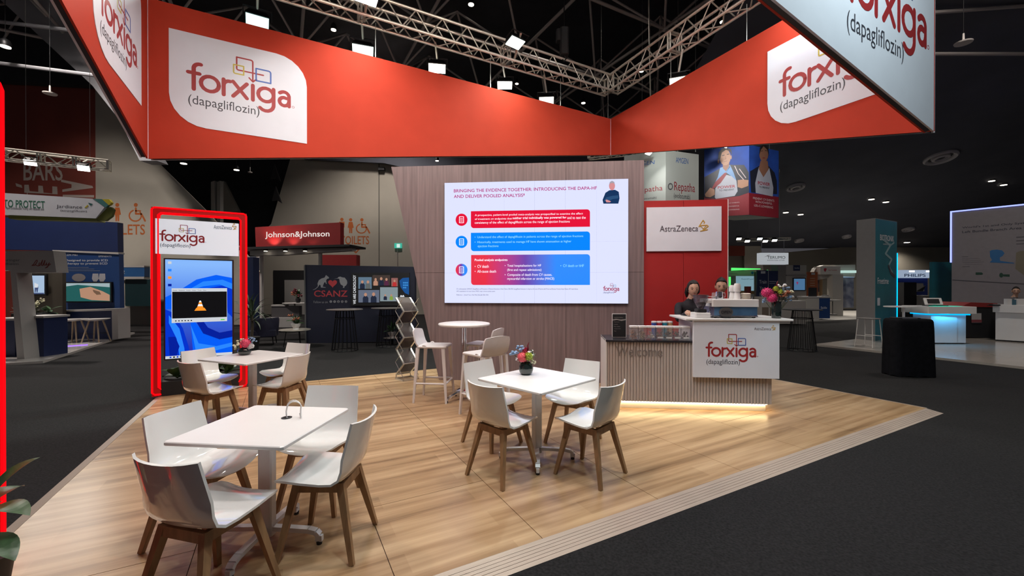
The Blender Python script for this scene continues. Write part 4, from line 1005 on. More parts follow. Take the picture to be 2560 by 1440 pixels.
# things on the low top
def onC(px_, Y, z, name, label, cat, group=None, rz=None):
    return thing(name, label, cat, ((px_-CX)/FPX*Y, Y, z), fC.rz if rz is None else rz, group)
t = onC(1548, 5.66, ZL, 'menu_stand', 'clear stand with dark printed menu on the counter', 'menu holder')
MB().box(-.095,.095,-.004,.004,0,.32).build('frame', m_white, t); MB().box(-.088,.088,-.006,-.004,.008,.312).build('menu_card', m_black, t); MB().box(-.095,.095,-.05,.06,0,.006).build('foot', m_acr, t)
m_mt = printed('menu_text', (.30,.29,.28))
for j, (s_, wdt, zz) in enumerate((('COFFEE MENU', .12, .26), ('Espresso', .07, .20), ('Latte', .05, .17), ('Flat white', .08, .14), ('Cappuccino', .09, .11), ('Tea', .03, .08))): text(s_, -.07, zz, -.07+wdt, zz+.012, m_mt, t, -.007)
MB().prism([(-.085,.225),(-.03,.235),(.03,.222),(.085,.234),(.085,.248),(.02,.240),(-.04,.25),(-.085,.243)], -.0075, -.006).build('menu_picture', m_mt, t)
jf = [('rust',(.30,.10,.04)), ('wheat',(.40,.26,.13)), ('marsh',(.62,.60,.57)), ('tan',(.20,.13,.09)), ('brown',(.09,.05,.03)), ('dark',(.06,.04,.035)), ('mauve',(.14,.10,.10))]
m_clear = mat('clear_plastic', (.78,.78,.80), .08, alpha=.22, spec=.6); m_lid = mat('jar_lid', (.72,.71,.72), .35)
rnd = random.Random(11)
for k, (nm, col) in enumerate(jf):
    t = onC(1584 + 21.5*k, 5.47 - .012*k, ZL, 'treat_jar', 'clear jar, white lid, %s in the counter row, of %s' % (('first','second','third','fourth','fifth','sixth','last')[k], ('cinnamon sticks','pale biscuit sticks','white marshmallows','tan chocolates','brown chocolates','dark chocolates','mauve sweets')[k]), 'jar', 'treat jars on the counter')
    MB().rbox(-.050,.050,-.05,.05,0,.150,.008).build('body', m_clear, t); MB().rbox(-.052,.052,-.054,.052,.150,.176,.008).build('lid', m_lid, t)
    mc = mat('sweet_' + nm, col, .5, noise=.3, nscale=40); mb = MB()
    for j in range(26):
        p = Vector((rnd.uniform(-.034,.034), rnd.uniform(-.034,.034), rnd.uniform(.014,.10)))
        if k < 2:
            d = Vector((rnd.uniform(-1,1), rnd.uniform(-.3,.3), rnd.uniform(-1,1))).normalized()*.028; q = p + d; p = p - d
            p.x, q.x = [max(-.04, min(.04, v)) for v in (p.x, q.x)]; mb.bar(p, (q.x, q.y, max(.01, q.z)), .005, n=5)
        else: mb.sphere(p, .011, .011, .009, 6, 4)
    o = mb.build('contents', mc, t); o['kind'] = 'stuff'
    MB().box(-.035,.035,-.052,-.0505,.02,.040).build('label_strip', m_white, t) if k > 2 else None
for k, (col, nm) in enumerate((((.04,.08,.34),'blue'), ((.42,.03,.05),'red'), ((.02,.22,.32),'teal'), ((.50,.29,.14),'tan'))):
    t = onC(1635 + 13.5*k, 5.80, ZL, 'drink_tin', '%s drink tin in the row behind the treat jars' % nm, 'tin', 'tins behind the treat jars')
    MB().lathe([(.032,0),(.034,.004),(.034,.186),(.030,.196)], n=18).build('can', mat('tin_' + nm, col, .35, .2), t, True); MB().lathe([(.0355,.186),(.0355,.204),(.028,.207)], n=18).build('cap', m_white, t, True)
# grinder, machine, cups on the high top
ZH = ZU + .02
t = onC(1752, 5.42, ZH, 'coffee_grinder', 'white coffee grinder with smoky bean hopper on the counter', 'coffee grinder')
MB().rbox(-.095,.095,-.09,.12,0,.065,.012).build('base', m_white, t); MB().rbox(-.06,.06,-.05,.08,.065,.11,.015).build('neck', m_black, t)
MB().lathe([(.035,.11),(.055,.15),(.088,.22),(.092,.285),(.088,.285),(.05,.15)], n=24).build('hopper', mat('smoke_plastic', (.16,.15,.20), .1, alpha=.42), t, True)
MB().lathe([(.03,.12),(.055,.165),(.07,.195)], n=16).build('beans', mat('beans', (.035,.018,.012), .5, noise=.4, nscale=80), t, True); MB().lathe([(.094,.283),(.094,.292),(.02,.296)], n=24).build('lid', m_acr, t, True)
MB().tube([(.085,-.04,.06),(.10,-.05,.10),(.09,-.04,.14)], .006, 6).build('handle', m_chrome, t)
x0m, x1m = fC.xz(1788,780)[0], fC.xz(1903,780)[0]
t = thing('espresso_machine', 'wide white espresso machine with blue back panel on the counter', 'coffee machine', fC.loc + Vector((0,0,0)), fC.rz)
zt_ = fC.xz(1840,752)[1] + .015
MB().rbox(x0m-.02, x1m, .04, .50, ZH+.14, zt_, .012).build('top_housing', m_white, t)
MB().box(x0m+.01, x1m-.02, .055, .06, ZH+.02, ZH+.14).build('back_panel', mat('machine_blue', (.05,.12,.24), .18, noise=.35, nscale=4, col2=(.10,.20,.33)), t)
MB().box(x0m+.01, x0m+.012, .06, .48, ZH+.02, ZH+.14).box(x1m-.022, x1m-.02, .06, .48, ZH+.02, ZH+.14).build('side_panel', mat('machine_side', (.16,.17,.26), .25), t)
MB().rbox(x0m, x1m-.01, .05, .50, ZH+.015, ZH+.03, .006).build('drip_tray', m_chrome, t)
MB().box(x0m+.02,x0m+.05,.08,.11,ZH,ZH+.016).box(x1m-.06,x1m-.03,.08,.11,ZH,ZH+.016).box(x0m+.02,x0m+.05,.42,.45,ZH,ZH+.016).box(x1m-.06,x1m-.03,.42,.45,ZH,ZH+.016).build('foot', m_black, t)
m = MB()
for xx in (x0m+.05, x1m-.06): m.bar((xx,.1,zt_-.01),(xx,.1,zt_+.035),.006,n=6).bar((xx,.45,zt_-.01),(xx,.45,zt_+.035),.006,n=6)
m.bar((x0m+.05,.1,zt_+.033),(x0m+.05,.45,zt_+.033),.005,n=6).build('cup_rail', m_chrome, t)
MB().rbox(x0m-.10, x0m-.01, .06, .12, zt_-.05, zt_-.01, .008).build('steam_knob', m_white, t)
xo = fC.xz(1818, 783)[0]
t = thing('open_sign', 'small dark oval OPEN sign leaning on the espresso machine', 'sign', fC.loc, fC.rz)
MB().prism([(xo+.085*math.cos(q_), ZH+.075+.062*math.sin(q_)) for q_ in [k*math.pi/12 for k in range(24)]], .030, .038).build('plate', mat('sign_grey', (.08,.075,.075), .5), t)
text('OPEN', xo-.062, ZH+.055, xo+.062, ZH+.095, m_black, t, .027, .03); MB().box(xo-.05,xo+.05,.0,.07,ZH+.0005,ZH+.013).build('foot', m_black, t)
def machine_top(px_, Y): return (px_-CX)/FPX*Y, Y
zt2 = zt_
for px_, Y, n, lab in ((1831, 5.50, 4, 'shorter stack of white paper cups on the espresso machine'), (1843, 5.44, 5, 'taller stack of white paper cups on the espresso machine')):
    t = thing('cup_stack', lab, 'paper cups', (*machine_top(px_, Y), zt2), 0, 'paper cup stacks')
    for k in range(n):
        zz = .012*k if k else 0
        MB().lathe([(.042,zz + (.0 if k==0 else .085)),(.040,.10+.022*k - .006),(.030 if k == n-1 else .036,.10+.022*k + .016)] if k else [(.043,0),(.041,.006),(.031,.105),(.030,.107)], n=20).build('paper_cup', m_white, t, True, 60)
t = thing('lid_pile', 'pile of cream plastic cup lids on the espresso machine', 'cup lids', (*machine_top(1864, 5.44), zt2))
for k in range(5): MB().lathe([(.058,.016*k),(.060,.016*k+.004),(.050,.016*k+.014),(.030,.016*k+.0155)], n=20).build('lid', mat('lid_cream', (.66,.60,.50), .4), t, True, 50)
t = thing('milk_jug', 'steel milk jug on the left of the espresso machine top', 'jug', (*machine_top(1798, 5.46), zt2))
MB().lathe([(.042,0),(.046,.03),(.044,.08),(.040,.098),(.037,.098),(.041,.06)], n=20).build('body', m_chrome, t, True); MB().tube([(.044,0,.085),(.075,0,.08),(.075,0,.03),(.046,0,.025)], .006, 6).build('handle', m_chrome, t)
t = thing('glass_cup', 'small upturned glass cup beside the milk jug on the espresso machine', 'glass cup', (*machine_top(1786, 5.42), zt2)); MB().lathe([(.036,0),(.036,.004),(.030,.085),(.028,.086)], n=16).build('body', m_clear, t, True)
rnd = random.Random(5)
t = onC(1941, 5.28, ZH, 'flower_vase', 'tall dark cylinder vase with big pink and yellow bouquet at the counter end', 'flower vase')
MB().lathe([(.050,0),(.054,.01),(.054,.205),(.050,.21),(.046,.205),(.046,.02)], n=24).build('vase', m_glassdark, t, True)
for a in (('pin','hot',(-.12,-.02,.32),.062), ('pin','hot',(-.075,-.05,.255),.056), ('ball','lime',(-.02,-.03,.365),.035), ('ball','lime',(.02,-.05,.33),.036), ('plume','burg',(.0,.0,.38),.045), ('spray','burg',(.0,.01,.30),.05), ('star','white',(.06,-.01,.39),.06), ('spray','blue',(.13,.01,.36),.05), ('star','rust',(.08,-.03,.30),.07), ('star','cream',(.14,-.01,.31),.06), ('spray','blue',(-.13,.02,.22),.035), ('spray','blue',(.13,0,.24),.05), ('star','white',(.16,.0,.25),.05), ('star','rust',(.04,-.05,.27),.06)): flower(t, *a, rnd)
leaves(t, (0,0,.20), 9, leaf_mesh('leaf', .16, .03, .7, m_leaf2), .8, 1.2, (-10, 50), (0,.08), rnd)
# ================================================================== people
def skin_mesh(pts, edges, radii, root=0):
    me = bpy.data.meshes.new('skeleton'); me.from_pydata([tuple(p) for p in pts], edges, []); me.update()
    o = bpy.data.objects.new('skeleton', me); COL.objects.link(o)
    o.modifiers.new('skin', 'SKIN'); s = o.modifiers.new('sub', 'SUBSURF'); s.levels = 2; s.render_levels = 2
    for k, r in enumerate(radii):
        me.skin_vertices[0].data[k].radius = (r if isinstance(r, tuple) else (r, r)); me.skin_vertices[0].data[k].use_root = (k == root)
    bpy.context.view_layer.update()
    ev = o.evaluated_get(bpy.context.evaluated_depsgraph_get()); m2 = bpy.data.meshes.new_from_object(ev)
    v = [tuple(x.co) for x in m2.vertices]; f = [tuple(p.vertices) for p in m2.polygons]
    bpy.data.objects.remove(o); bpy.data.meshes.remove(m2)
    return v, f
def head_shape(c, yaw, pitch, s=1.0):
    """returns verts, faces of a head looking along local -y, and a matrix"""
    mb = MB(); n, m = 20, 16; rs = []
    for j in range(1, m):
        ph = -math.pi/2 + math.pi*j/m; z = math.sin(ph); row = []
        for k in range(n):
            t = 2*math.pi*k/n; x = math.cos(ph)*math.cos(t); y = math.cos(ph)*math.sin(t)
            X = x*.076; Y = y*.095; Z = z*.118
            if z < 0: X *= 1 - .30*(-z)**1.5; Y *= 1 - .10*(-z)                   # jaw
            if y < 0 and z < -.45: Y -= .010*(-z)                                     # chin
            fx = abs(x)
            if y < -.5: Y += .006*math.exp(-((fx-.38)/.16)**2)*math.exp(-((z-.10)/.14)**2)*2.2  # eye hollows
            if y < -.6: Y -= .024*math.exp(-(fx/.16)**2)*math.exp(-((z+.14)/.16)**2) + .010*math.exp(-(fx/.12)**2)*math.exp(-((z-.02)/.2)**2)  # nose
            if y < -.6: Y -= .006*math.exp(-(fx/.30)**2)*math.exp(-((z+.48)/.08)**2)  # lips
            row.append((X*s, Y*s, Z*s))
        rs.append(row)
    mb.rings(rs, True)
    for sgn in (-1, 1): mb.sphere((sgn*.078*s, .01*s, -.008*s), .012*s, .022*s, .032*s, 8, 6)
    M = Matrix.Translation(c) @ Matrix.Rotation(yaw, 4, 'Z') @ Matrix.Rotation(pitch, 4, 'X')
    return mb, M
def xf(mb, M): mb.v = [tuple(M @ Vector(p)) for p in mb.v]; return mb
def hand_chain(w_, d, side, s=1.0):
    """palm and five fingers from wrist w_ along d; returns list of (points, radii) chains"""
    d = Vector(d).normalized(); sd = d.cross(Vector((0,0,1))).normalized()*side; dn = Vector((0,0,-1)); out = []
    out.append(([w_, w_ + d*.045*s, w_ + d*.085*s], [.026*s, (.036*s), .032*s]))
    for k, (o_, L) in enumerate(((-.030,.060), (-.010,.072), (.010,.068), (.028,.055))):
        b = w_ + d*.085*s + sd*o_*s; out.append(([b, b + (d*.8 + dn*.35).normalized()*L*.5*s, b + (d*.8 + dn*.35).normalized()*L*.5*s + (d*.5 + dn*.9).normalized()*L*.5*s], [.0095*s,.009*s,.007*s]))
    b = w_ + d*.03*s - sd*.03*s; out.append(([b, b + (d*.6 - sd*.7).normalized()*.035*s, b + (d*.9 - sd*.3 + dn*.4).normalized()*.065*s], [.012*s,.010*s,.008*s]))
    return out
def person(name, label, hip, chest, neck, head, shoulder_w, arms, legs, yaw, pitch, hair, top=None, group=None, hs=1.0, beard=False):
    hip, chest, neck, head = [Vector(p) for p in (hip, chest, neck, head)]
    base = Vector((hip.x, hip.y, min(l[-1][2] for l in legs)))
    pts = [hip, (hip+chest)/2, chest, neck, head - Vector((0,0,.06))]; ed = [(0,1),(1,2),(2,3),(3,4)]; rad = [(.155,.115),(.145,.105),(.165,.115),.058,.055]
    for k, a in enumerate(arms):
        prev = 2
        i = len(pts); L = [Vector(p) for p in a]; pts += L; rad += [.062,.046,.031]; ed += [(2,i),(i,i+1),(i+1,i+2)]
    for l in legs:
        i = len(pts); pts += [Vector(p) for p in l]; rad += [.085,.058,.042]; ed += [(0,i),(i,i+1),(i+1,i+2)]
        ft = Vector(l[-1]) + Vector((0,-.13,.0)); pts.append(ft); rad.append(.035); ed.append((i+2,i+3))
    v, f = skin_mesh(pts, ed, rad)
    mb = MB(); mb.v = list(v); mb.f = list(f); nbody = len(mb.f)
    hd, M = head_shape(head, yaw, pitch, hs); xf(hd, M); i = len(mb.v); mb.v += hd.v; mb.f += [tuple(i+q for q in p) for p in hd.f]
    for k, a in enumerate(arms):
        w_ = Vector(a[2]); d = w_ - Vector(a[1]); d.z *= .3
        for P_, R_ in hand_chain(w_, d, 1 if k == 0 else -1): mb.tube(P_, R_, 7)
    me = mb.mesh('body', None, True); me.materials.append(top or m_cloth); me.materials.append(m_skin)
    for p in me.polygons:
        if p.index >= nbody: p.material_index = 1
        else:
            c = p.center
            if (c - neck).length < .075 and c.z > neck.z - .01: p.material_index = 1
            if c.z > neck.z + .03: p.material_index = 1
    t = thing(name, label, 'person', base, 0, group)
    me.transform(Matrix.Translation(-base)); obj('body', me, t)
    Mb = Matrix.Translation(-base) @ M
    # hair cap and style, eyes, brows, mouth
    hm = MB(); n, m = 18, 12; rs = []
    for j in range(0, m):
        ph = math.pi/2 - (math.pi*.62)*j/(m-1); row = []
        for k in range(n):
            t_ = 2*math.pi*k/n; y = math.sin(t_); front = max(0, -y)
            s_ = min(1, max(0, (front-(.05 if hair == 'short' else .22))/.38)); s_ = s_*s_*(3-2*s_); ph2 = max(ph, R(44 if hair == 'short' else 48)*s_ - R(62)*(1-s_))
            x = math.cos(ph2)*math.cos(t_)*(.083 if hair == 'short' else .090); yy = math.cos(ph2)*y*.104; z = math.sin(ph2)*.128
            if hair == 'short' and z > .04: z += .016*(1 - abs(math.cos(t_))*.6); yy -= .006*front
            row.append((x*hs, yy*hs + .004, z*hs + .004))
        rs.append(row)
    hm.rings(rs[::-1])
    if hair == 'tied': hm.sphere((.0,.105*hs,.0), .045,.045,.05, 10, 8); hm.tube([(.0,.11,-.02),(.01,.12,-.10),(-.01,.10,-.17)], [.035,.032,.012], 8); hm.tube([(-.075,.03,.0),(-.080,.045,-.07),(-.070,.06,-.14)], [.026,.030,.012], 8); hm.tube([(.075,.03,.0),(.080,.045,-.06),(.070,.06,-.10)], [.022,.024,.010], 8)
    xf(hm, Mb).build('hair', m_hair, t, True)
    fe = MB()
    for sgn in (-1, 1): fe.sphere((sgn*.030*hs,-.082*hs,.014*hs), .012*hs,.006*hs,.005*hs, 8, 5)
    xf(fe, Mb).build('eyes', mat('eye_dark', (.02,.015,.012), .3), t, True)
    fb = MB()
    for sgn in (-1, 1): fb.tube([(sgn*.014*hs,-.090*hs,.032*hs),(sgn*.032*hs,-.088*hs,.037*hs),(sgn*.050*hs,-.076*hs,.031*hs)], [.0025,.0035,.002], 5)
    xf(fb, Mb).build('eyebrows', m_hair, t)
    xf(MB().tube([(-.024*hs,-.088*hs,-.056*hs),(0,-.097*hs,-.054*hs),(.024*hs,-.088*hs,-.056*hs)], [.003,.006,.003], 6), Mb).build('mouth', mat('lips', (.38,.13,.11), .5), t, True)
    return t
person('person', 'person with tied dark hair in black top behind the counter, looking down smiling', (2.66,6.33,.93), (2.64,6.26,1.20), (2.645,6.20,1.40), (2.645,6.15,1.535), .19,
       [[(2.45,6.22,1.30),(2.40,6.08,1.08),(2.37,5.72,1.21)], [(2.83,6.22,1.30),(2.88,6.02,1.10),(2.80,5.99,1.22)]], [[(2.57,6.33,.80),(2.57,6.32,.45),(2.57,6.36,.05)], [(2.75,6.33,.80),(2.75,6.32,.45),(2.75,6.36,.05)]], R(-12), R(14), 'tied', group='bar staff')
person('person', 'person with short dark hair in black top behind the espresso machine, looking down', (3.13,6.52,.95), (3.14,6.45,1.24), (3.145,6.39,1.43), (3.145,6.33,1.570), .21,
       [[(2.93,6.42,1.34),(2.92,6.20,1.10),(2.99,5.99,1.22)], [(3.36,6.42,1.34),(3.40,6.20,1.10),(3.32,6.00,1.22)]], [[(3.03,6.52,.82),(3.03,6.50,.45),(3.03,6.54,.05)], [(3.23,6.52,.82),(3.23,6.50,.45),(3.23,6.54,.05)]], R(-24), R(14), 'short', group='bar staff')
hx = (2540-CX)/FPX*12.5
person('person', 'person with dark hair in grey top behind the white counter at the right edge', (hx,12.64,.80), (hx,12.58,1.08), (hx,12.53,1.26), (hx,12.5,1.43), .2,
       [[(hx-.2,12.56,1.18),(hx-.24,12.44,.94),(hx-.14,12.30,1.05)], [(hx+.2,12.56,1.18),(hx+.24,12.44,.94),(hx+.12,12.30,1.05)]], [[(hx-.1,12.64,.68),(hx-.1,12.58,.38),(hx-.1,12.66,.06)], [(hx+.1,12.64,.68),(hx+.1,12.58,.38),(hx+.1,12.66,.06)]], R(-45), R(8), 'short', top=mat('grey_top', (.10,.10,.11), .8))
# ================================================================== the hall around: left
m_navy = mat('navy_panel', (.008,.018,.075), .5, noise=.06, nscale=2); m_navy2 = mat('booth_blue', (.012,.045,.16), .5, noise=.05, nscale=2)
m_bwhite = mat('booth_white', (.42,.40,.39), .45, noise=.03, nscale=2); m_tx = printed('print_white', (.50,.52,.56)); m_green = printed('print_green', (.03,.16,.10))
def F(Y, px0=0, px1=300): return Frame(px0, Y, px1, Y)
def slab(f, parent, x0, y0, x1, y1, th, m, name, y=0.0): return f.rect(x0, y0, x1, y1, m, parent, y, th, name)
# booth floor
bf = thing('booth_floor', 'glossy white booth floor at the far left with violet light line', 'platform', (-9.75, 8.75, ZC), A)
MB().box(-8, 0, 0, 6.2, 0, .05).build('slab', mat('gloss_floor', (.46,.43,.41), .12, noise=.03), bf)
a, b = G(121, 871), G(219, 864); a.z = b.z = .025
tag(MB().bar(a, b, .012, n=6).build('light_line', emi('violet', (.22,.08,1.0), 2.2), None), 'violet light line on the white booth floor', 'light strip')
f = F(9.0, -60, 200)
t = f.thing('booth_arch', 'white booth portal with script brand name and leaning column at far left', 'booth frame')
f.poly([(-60,628),(133,627),(141,681),(38,682),(20,676),(-60,676)], m_bwhite, t, 0, .25, 'fascia')
f.poly([(22,640),(38,676),(60,908),(41,909)], m_bwhite, t, .01, .3, 'column')
text('Boehringer', *f.xz(-10,655), *f.xz(51,647), printed('grey_print', (.10,.10,.11)), t, -.004); text('Ingelheim', *f.xz(-10,664), *f.xz(47,657), printed('grey_print', (.1,.1,.1)), t, -.004)
m_script = printed('script_red', (.22,.03,.02))
for pts in ([(80,664),(84,661),(90,652),(93,650),(94,653),(88,663),(82,664),(88,662),(96,665),(99,663)], [(99,657),(97,664),(100,664),(106,652),(107,650),(104,663),(107,664),(112,652),(113,651),(110,663),(114,663),(117,657),(116,663),(120,662),(124,657),(119,668),(114,670),(127,660)]): f.line(pts, .014, m_script, t, name='lettering')
f = F(9.3, -60, 200)
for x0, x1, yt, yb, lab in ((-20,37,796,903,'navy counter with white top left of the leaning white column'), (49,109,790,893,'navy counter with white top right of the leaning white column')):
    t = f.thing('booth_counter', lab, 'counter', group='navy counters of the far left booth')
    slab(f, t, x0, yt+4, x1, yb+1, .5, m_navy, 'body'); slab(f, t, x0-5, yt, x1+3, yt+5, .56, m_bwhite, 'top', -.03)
# TV with chart
f = F(12.0, 0, 200); t = f.thing('wall_tv', 'small television with yellow and white cartoon at the far left booth', 'television')
slab(f, t, 37, 685, 115, 739, .06, m_black, 'casing'); slab(f, t, 40, 689, 111, 735, .01, emi('tv_pale', (.34,.46,.62), 1.0), 'screen', -.012); slab(f, t, 40,732,111,735,.008, emi('tv_navy', (.05,.07,.16)), 'screen_bar', -.016)
f.poly([(58,712),(64,706),(76,708),(80,713),(74,719),(62,719)], emi('tv_yellow', (.60,.42,.03)), t, -.016, .004, 'screen_figure'); f.poly([(89,712),(96,712),(97,720),(95,731),(93,731),(92,722),(90,731),(88,731)], emi('tv_navy', (.05,.07,.16)), t, -.016, .004, 'screen_figure'); f.poly([(88,707),(97,711),(96,719),(88,719)], emi('tv_white', (.6,.62,.66)), t, -.018, .004, 'screen_figure')
slab(f, t, 74,739,78,792,.04, m_black, 'stand')
t = f.thing('booth_back_wall', 'dark olive back wall behind the far left television', 'display wall'); slab(f, t, 38, 682, 145, 815, .1, mat('olive_wall', (.07,.06,.045), .8), 'panel', .12)
rnd = random.Random(21)
t = thing('flower_trough', 'long planter of yellow flowers and dark leaves on the far left counter', 'plant', P(85, 791, 10.0)); m_ = MB().rbox(-.45,.45,-.1,.1,-.04,.08,.02).build('trough', m_black, t)
for k in range(7): leaves(t, (-.4+.13*k,0,.08), 5, leafC, .6, 1.0, (-30,30), (0,.1), rnd)
for k in range(6): flower(t, 'spray', 'cream', (rnd.uniform(-.35,.35), -.02, rnd.uniform(.2,.4)), .06, rnd)
f = F(13.6, 0, 300); t = f.thing('floor_poster', 'white floor poster with green headline at the far left booth', 'poster'); slab(f, t, 109, 782, 163, 836, .05, m_bwhite, 'board'); f.text('THE FIRST', 121, 797, 190-20, 786, m_green, t, bold=.03); f.text('TO PROTECT', 121, 813, 190-20, 801, m_green, t, bold=.03)
# blue product wall, counter and stools
f = F(13.0, 0, 300); t = f.thing('product_wall', 'blue product wall with white headline and wide screen, far left', 'display wall')
f.poly([(133,627),(298,635),(301,848),(160,848)], m_navy2, t, 0, .15, 'panel'); f.poly([(133,625),(298,631),(298,636),(133,629)], m_bwhite, t, -.02, .2, 'top_trim')
for s_, x0, yb, x1, yt in (('EMBLEM MRI', 150,640,194,635), ('EMINENTS', 247,643,279,638), ('Designed to provide ICD', 164,655,270,648), ('therapy to prevent SCD', 166,663,269,656)): f.text(s_, x0, yb, x1, yt, m_tx, t, bold=.01)
for j in range(3): f.rect(170, 668+j*4.2, 222+14*j, 669.2+j*4.2, printed('print_dim', (.16,.19,.28)), t)
f.poly(list((197+17*math.cos(q_), 694+10*math.sin(q_)) for q_ in [k*math.pi/8 for k in range(16)]), printed('device_grey', (.22,.20,.21)), t, name='device_picture')
for x_ in (239, 256): f.poly([(x_-7,684),(x_+7,684),(x_+8,697),(x_+3,704),(x_-5,704),(x_-9,697)], printed('device_pale', (.38,.38,.42)), t, name='device_picture')
t = f.thing('wall_screen', 'wide screen showing a hand on the blue product wall', 'television'); slab(f, t, 169,705,283,756,.06,m_black,'casing',-.06); slab(f, t, 171,708,280,753,.01, emi('scr_teal', (.015,.09,.085)), 'screen', -.072)
f.poly([(172,708),(280,708),(280,718),(240,715),(200,712),(172,716)], emi('scr_pale', (.30,.38,.40)), t, -.075, .002, 'screen_figure'); f.poly([(205,722),(232,717),(262,728),(280,737),(280,752),(235,750),(208,743)], emi('scr_skin', (.40,.22,.14)), t, -.077, .002, 'screen_figure'); f.poly([(238,724),(255,729),(259,736),(248,737),(240,730)], emi('scr_shadow', (.14,.08,.05)), t, -.079, .002, 'screen_figure')
f = F(12.4, 0, 300); t = f.thing('booth_counter', 'dark blue counter with white top behind two wooden stools, far left', 'counter'); f.poly([(154,780),(283,776),(283,849),(160,853)], m_navy, t, 0, .05, 'front'); f.poly([(144,776),(298,771),(298,776),(144,780)], m_bwhite, t, -.06, .4, 'top'); f.poly([(283,774),(298,773),(299,847),(284,850)], m_bwhite, t, -.05, .4, 'end_panel')
def wood_stool(px_, py_, lab):
    c = G(px_, py_); t = thing('wooden_stool', lab, 'stool', c, R(10), 'wooden stools at the blue counter')
    MB().lathe([(.05,.60),(.20,.615),(.29,.65),(.30,.665),(.25,.655),(.05,.64)], n=24).build('seat', m_bwhite, t, True)
    m_p = mat('pale_wood', (.33,.25,.17), .6, noise=.1)
    for k in range(4):
        a = R(45+90*k); MB().bar((.30*math.cos(a),.30*math.sin(a),0),(.14*math.cos(a),.14*math.sin(a),.615),.016,.022,8).build('leg', m_p, t, True)
    MB().tube([(.235*math.cos(R(45+90*k)),.235*math.sin(R(45+90*k)),.25) for k in range(4)], .008, 6, True).build('foot_ring', m_blackmetal, t)
wood_stool(185, 857, 'pale stool with wooden legs, left of two at the dark blue counter'); wood_stool(240, 856, 'pale stool with wooden legs, right of two at the dark blue counter')
# hanging pieces
f = F(13.4, 0, 300); t = f.thing('navy_banner', 'plain navy banner hanging below the white green lettered sign, far left', 'hanging panel'); f.poly([(-60,540),(294,556),(295,630),(-60,622)], m_navy, t, 0, .2, 'panel'); f.line([(60,480),(60,545)], .01, m_alu2, t, .1, name='hanging_wire')
fj = Frame(-60, 11.2, 240, 11.8); t = fj.thing('hanging_sign', 'white arrow shaped hanging sign with green lettering at far left', 'hanging sign')
fj.poly([(-60,478),(233,497),(262,518),(240,546),(-60,534)], m_wfab, t, 0, .12, 'sign_face'); m_teal = printed('print_teal', (.06,.20,.20)); m_yel = printed('print_yellow', (.55,.45,.03)); m_olive = mat('olive_green', (.10,.11,.015), .6)
fj.poly([(233,497),(256,498),(272,512),(265,519)], m_teal, t, -.003, .1, 'stripe'); fj.poly([(256,498),(273,498),(279,506),(276,511),(272,513)], m_yel, t, -.003, .1, 'stripe'); fj.poly([(268,519),(276,517),(283,523),(278,540),(262,552),(245,551),(241,546)], m_olive, t, .02, .1, 'stripe'); fj.poly([(20,538),(240,547),(245,553),(20,546)], m_olive, t, .02, .3, 'underside')
fj.text('TO PROTECT', 10, 518, 113, 503, m_green, t, bold=.03); fj.text('More cardiovascular, kidney and metabolic data', 15, 525, 111, 520, m_ink, t); fj.text('Jardiance', 142, 522, 206, 514, m_ink, t); fj.text('(empagliflozin)', 152, 530, 218, 526, m_ink, t)
fj.poly([(221,507),(226,513),(233,510),(228,515)], m_teal, t, name='emblem'); fj.poly([(212,519),(220,512),(222,515),(216,520)], m_yel, t, name='emblem')
ft = Frame(8, 10.4, 275, 11.4); tz = ft.xz(140, 410)[1]
truss(ft, ft.w, ft.xz(140,412)[1], ft.xz(140,388)[1], 'short silver truss with two lamps over the far left booth', hang=12.98, step=.45, r=.022, dy=.25, group='hall trusses')
for px_, py_, lab in ((77,407,'bright floodlight, left of two under the short truss at far left'), (210,421,'bright floodlight, right of two under the short truss at far left')):
    c = P(px_, py_, 10.6); floodlight(c, c + Vector((.25,.9,-1.1)) if False else c + Vector((.9,-1.2,-1.6)), .24, lab, 25, (1,.98,.92), arm=Vector((c.x, c.y + .1, tz + .04)), face=12, group='floodlights of the far left booth')
# gate door with blue header
f = F(16.5, 0, 400); t = thing('door_1', None, None, f.loc, f.rz, kind='structure'); slab(f, t, 298, 668, 372, 693, .25, mat('gate_blue', (.02,.09,.25), .5), 'header', -.2); slab(f, t, 298, 665, 372, 669, .26, m_bwhite, 'header_trim', -.21); slab(f, t, 298, 692, 372, 697, .26, m_bwhite, 'header_trim', -.21)
f.text('Gate 2', 285, 685, 325, 676, m_tx, t, y=-.215); slab(f, t, 303, 700, 318, 762, .1, m_concrete, 'door_frame', -.1); slab(f, t, 318, 698, 400, 765, .05, mat('door_glass', (.012,.03,.034), .15), 'door_glass', -.08)

# ================================================================== centre
f = Frame(637, 15.4, 850, 15.0); t = f.thing('hanging_sign', 'red company sign with white lettering above the dark canopy', 'illuminated sign')
m_jred = mat('sign_red', (.30,.012,.014), .6, noise=.05)
f.poly([(638,568),(851,556),(851,616),(640,622)], m_jred, t, 0, .25, 'sign_box'); f.text('Johnson&Johnson', 663, 598, 824, 577, emi('sign_letters', (.75,.66,.62), 1.0), t, bold=.015)
can = f.thing('canopy', 'thin dark canopy with spotlights under the red company sign', 'canopy'); f.poly([(618,622),(895,615),(895,620),(618,628)], m_black, can, -.6, 1.2, 'roof_edge'); f.poly([(640,628),(890,621),(890,628),(700,640),(640,640)], mat('canopy_white', (.38,.36,.34), .6), can, -.3, .3, 'fascia'); slab(f, can, 654, 628, 659, 826, .1, m_bwhite, 'post', -.1); slab(f, can, 800, 628, 806, 826, .1, m_bwhite, 'post', -.1)
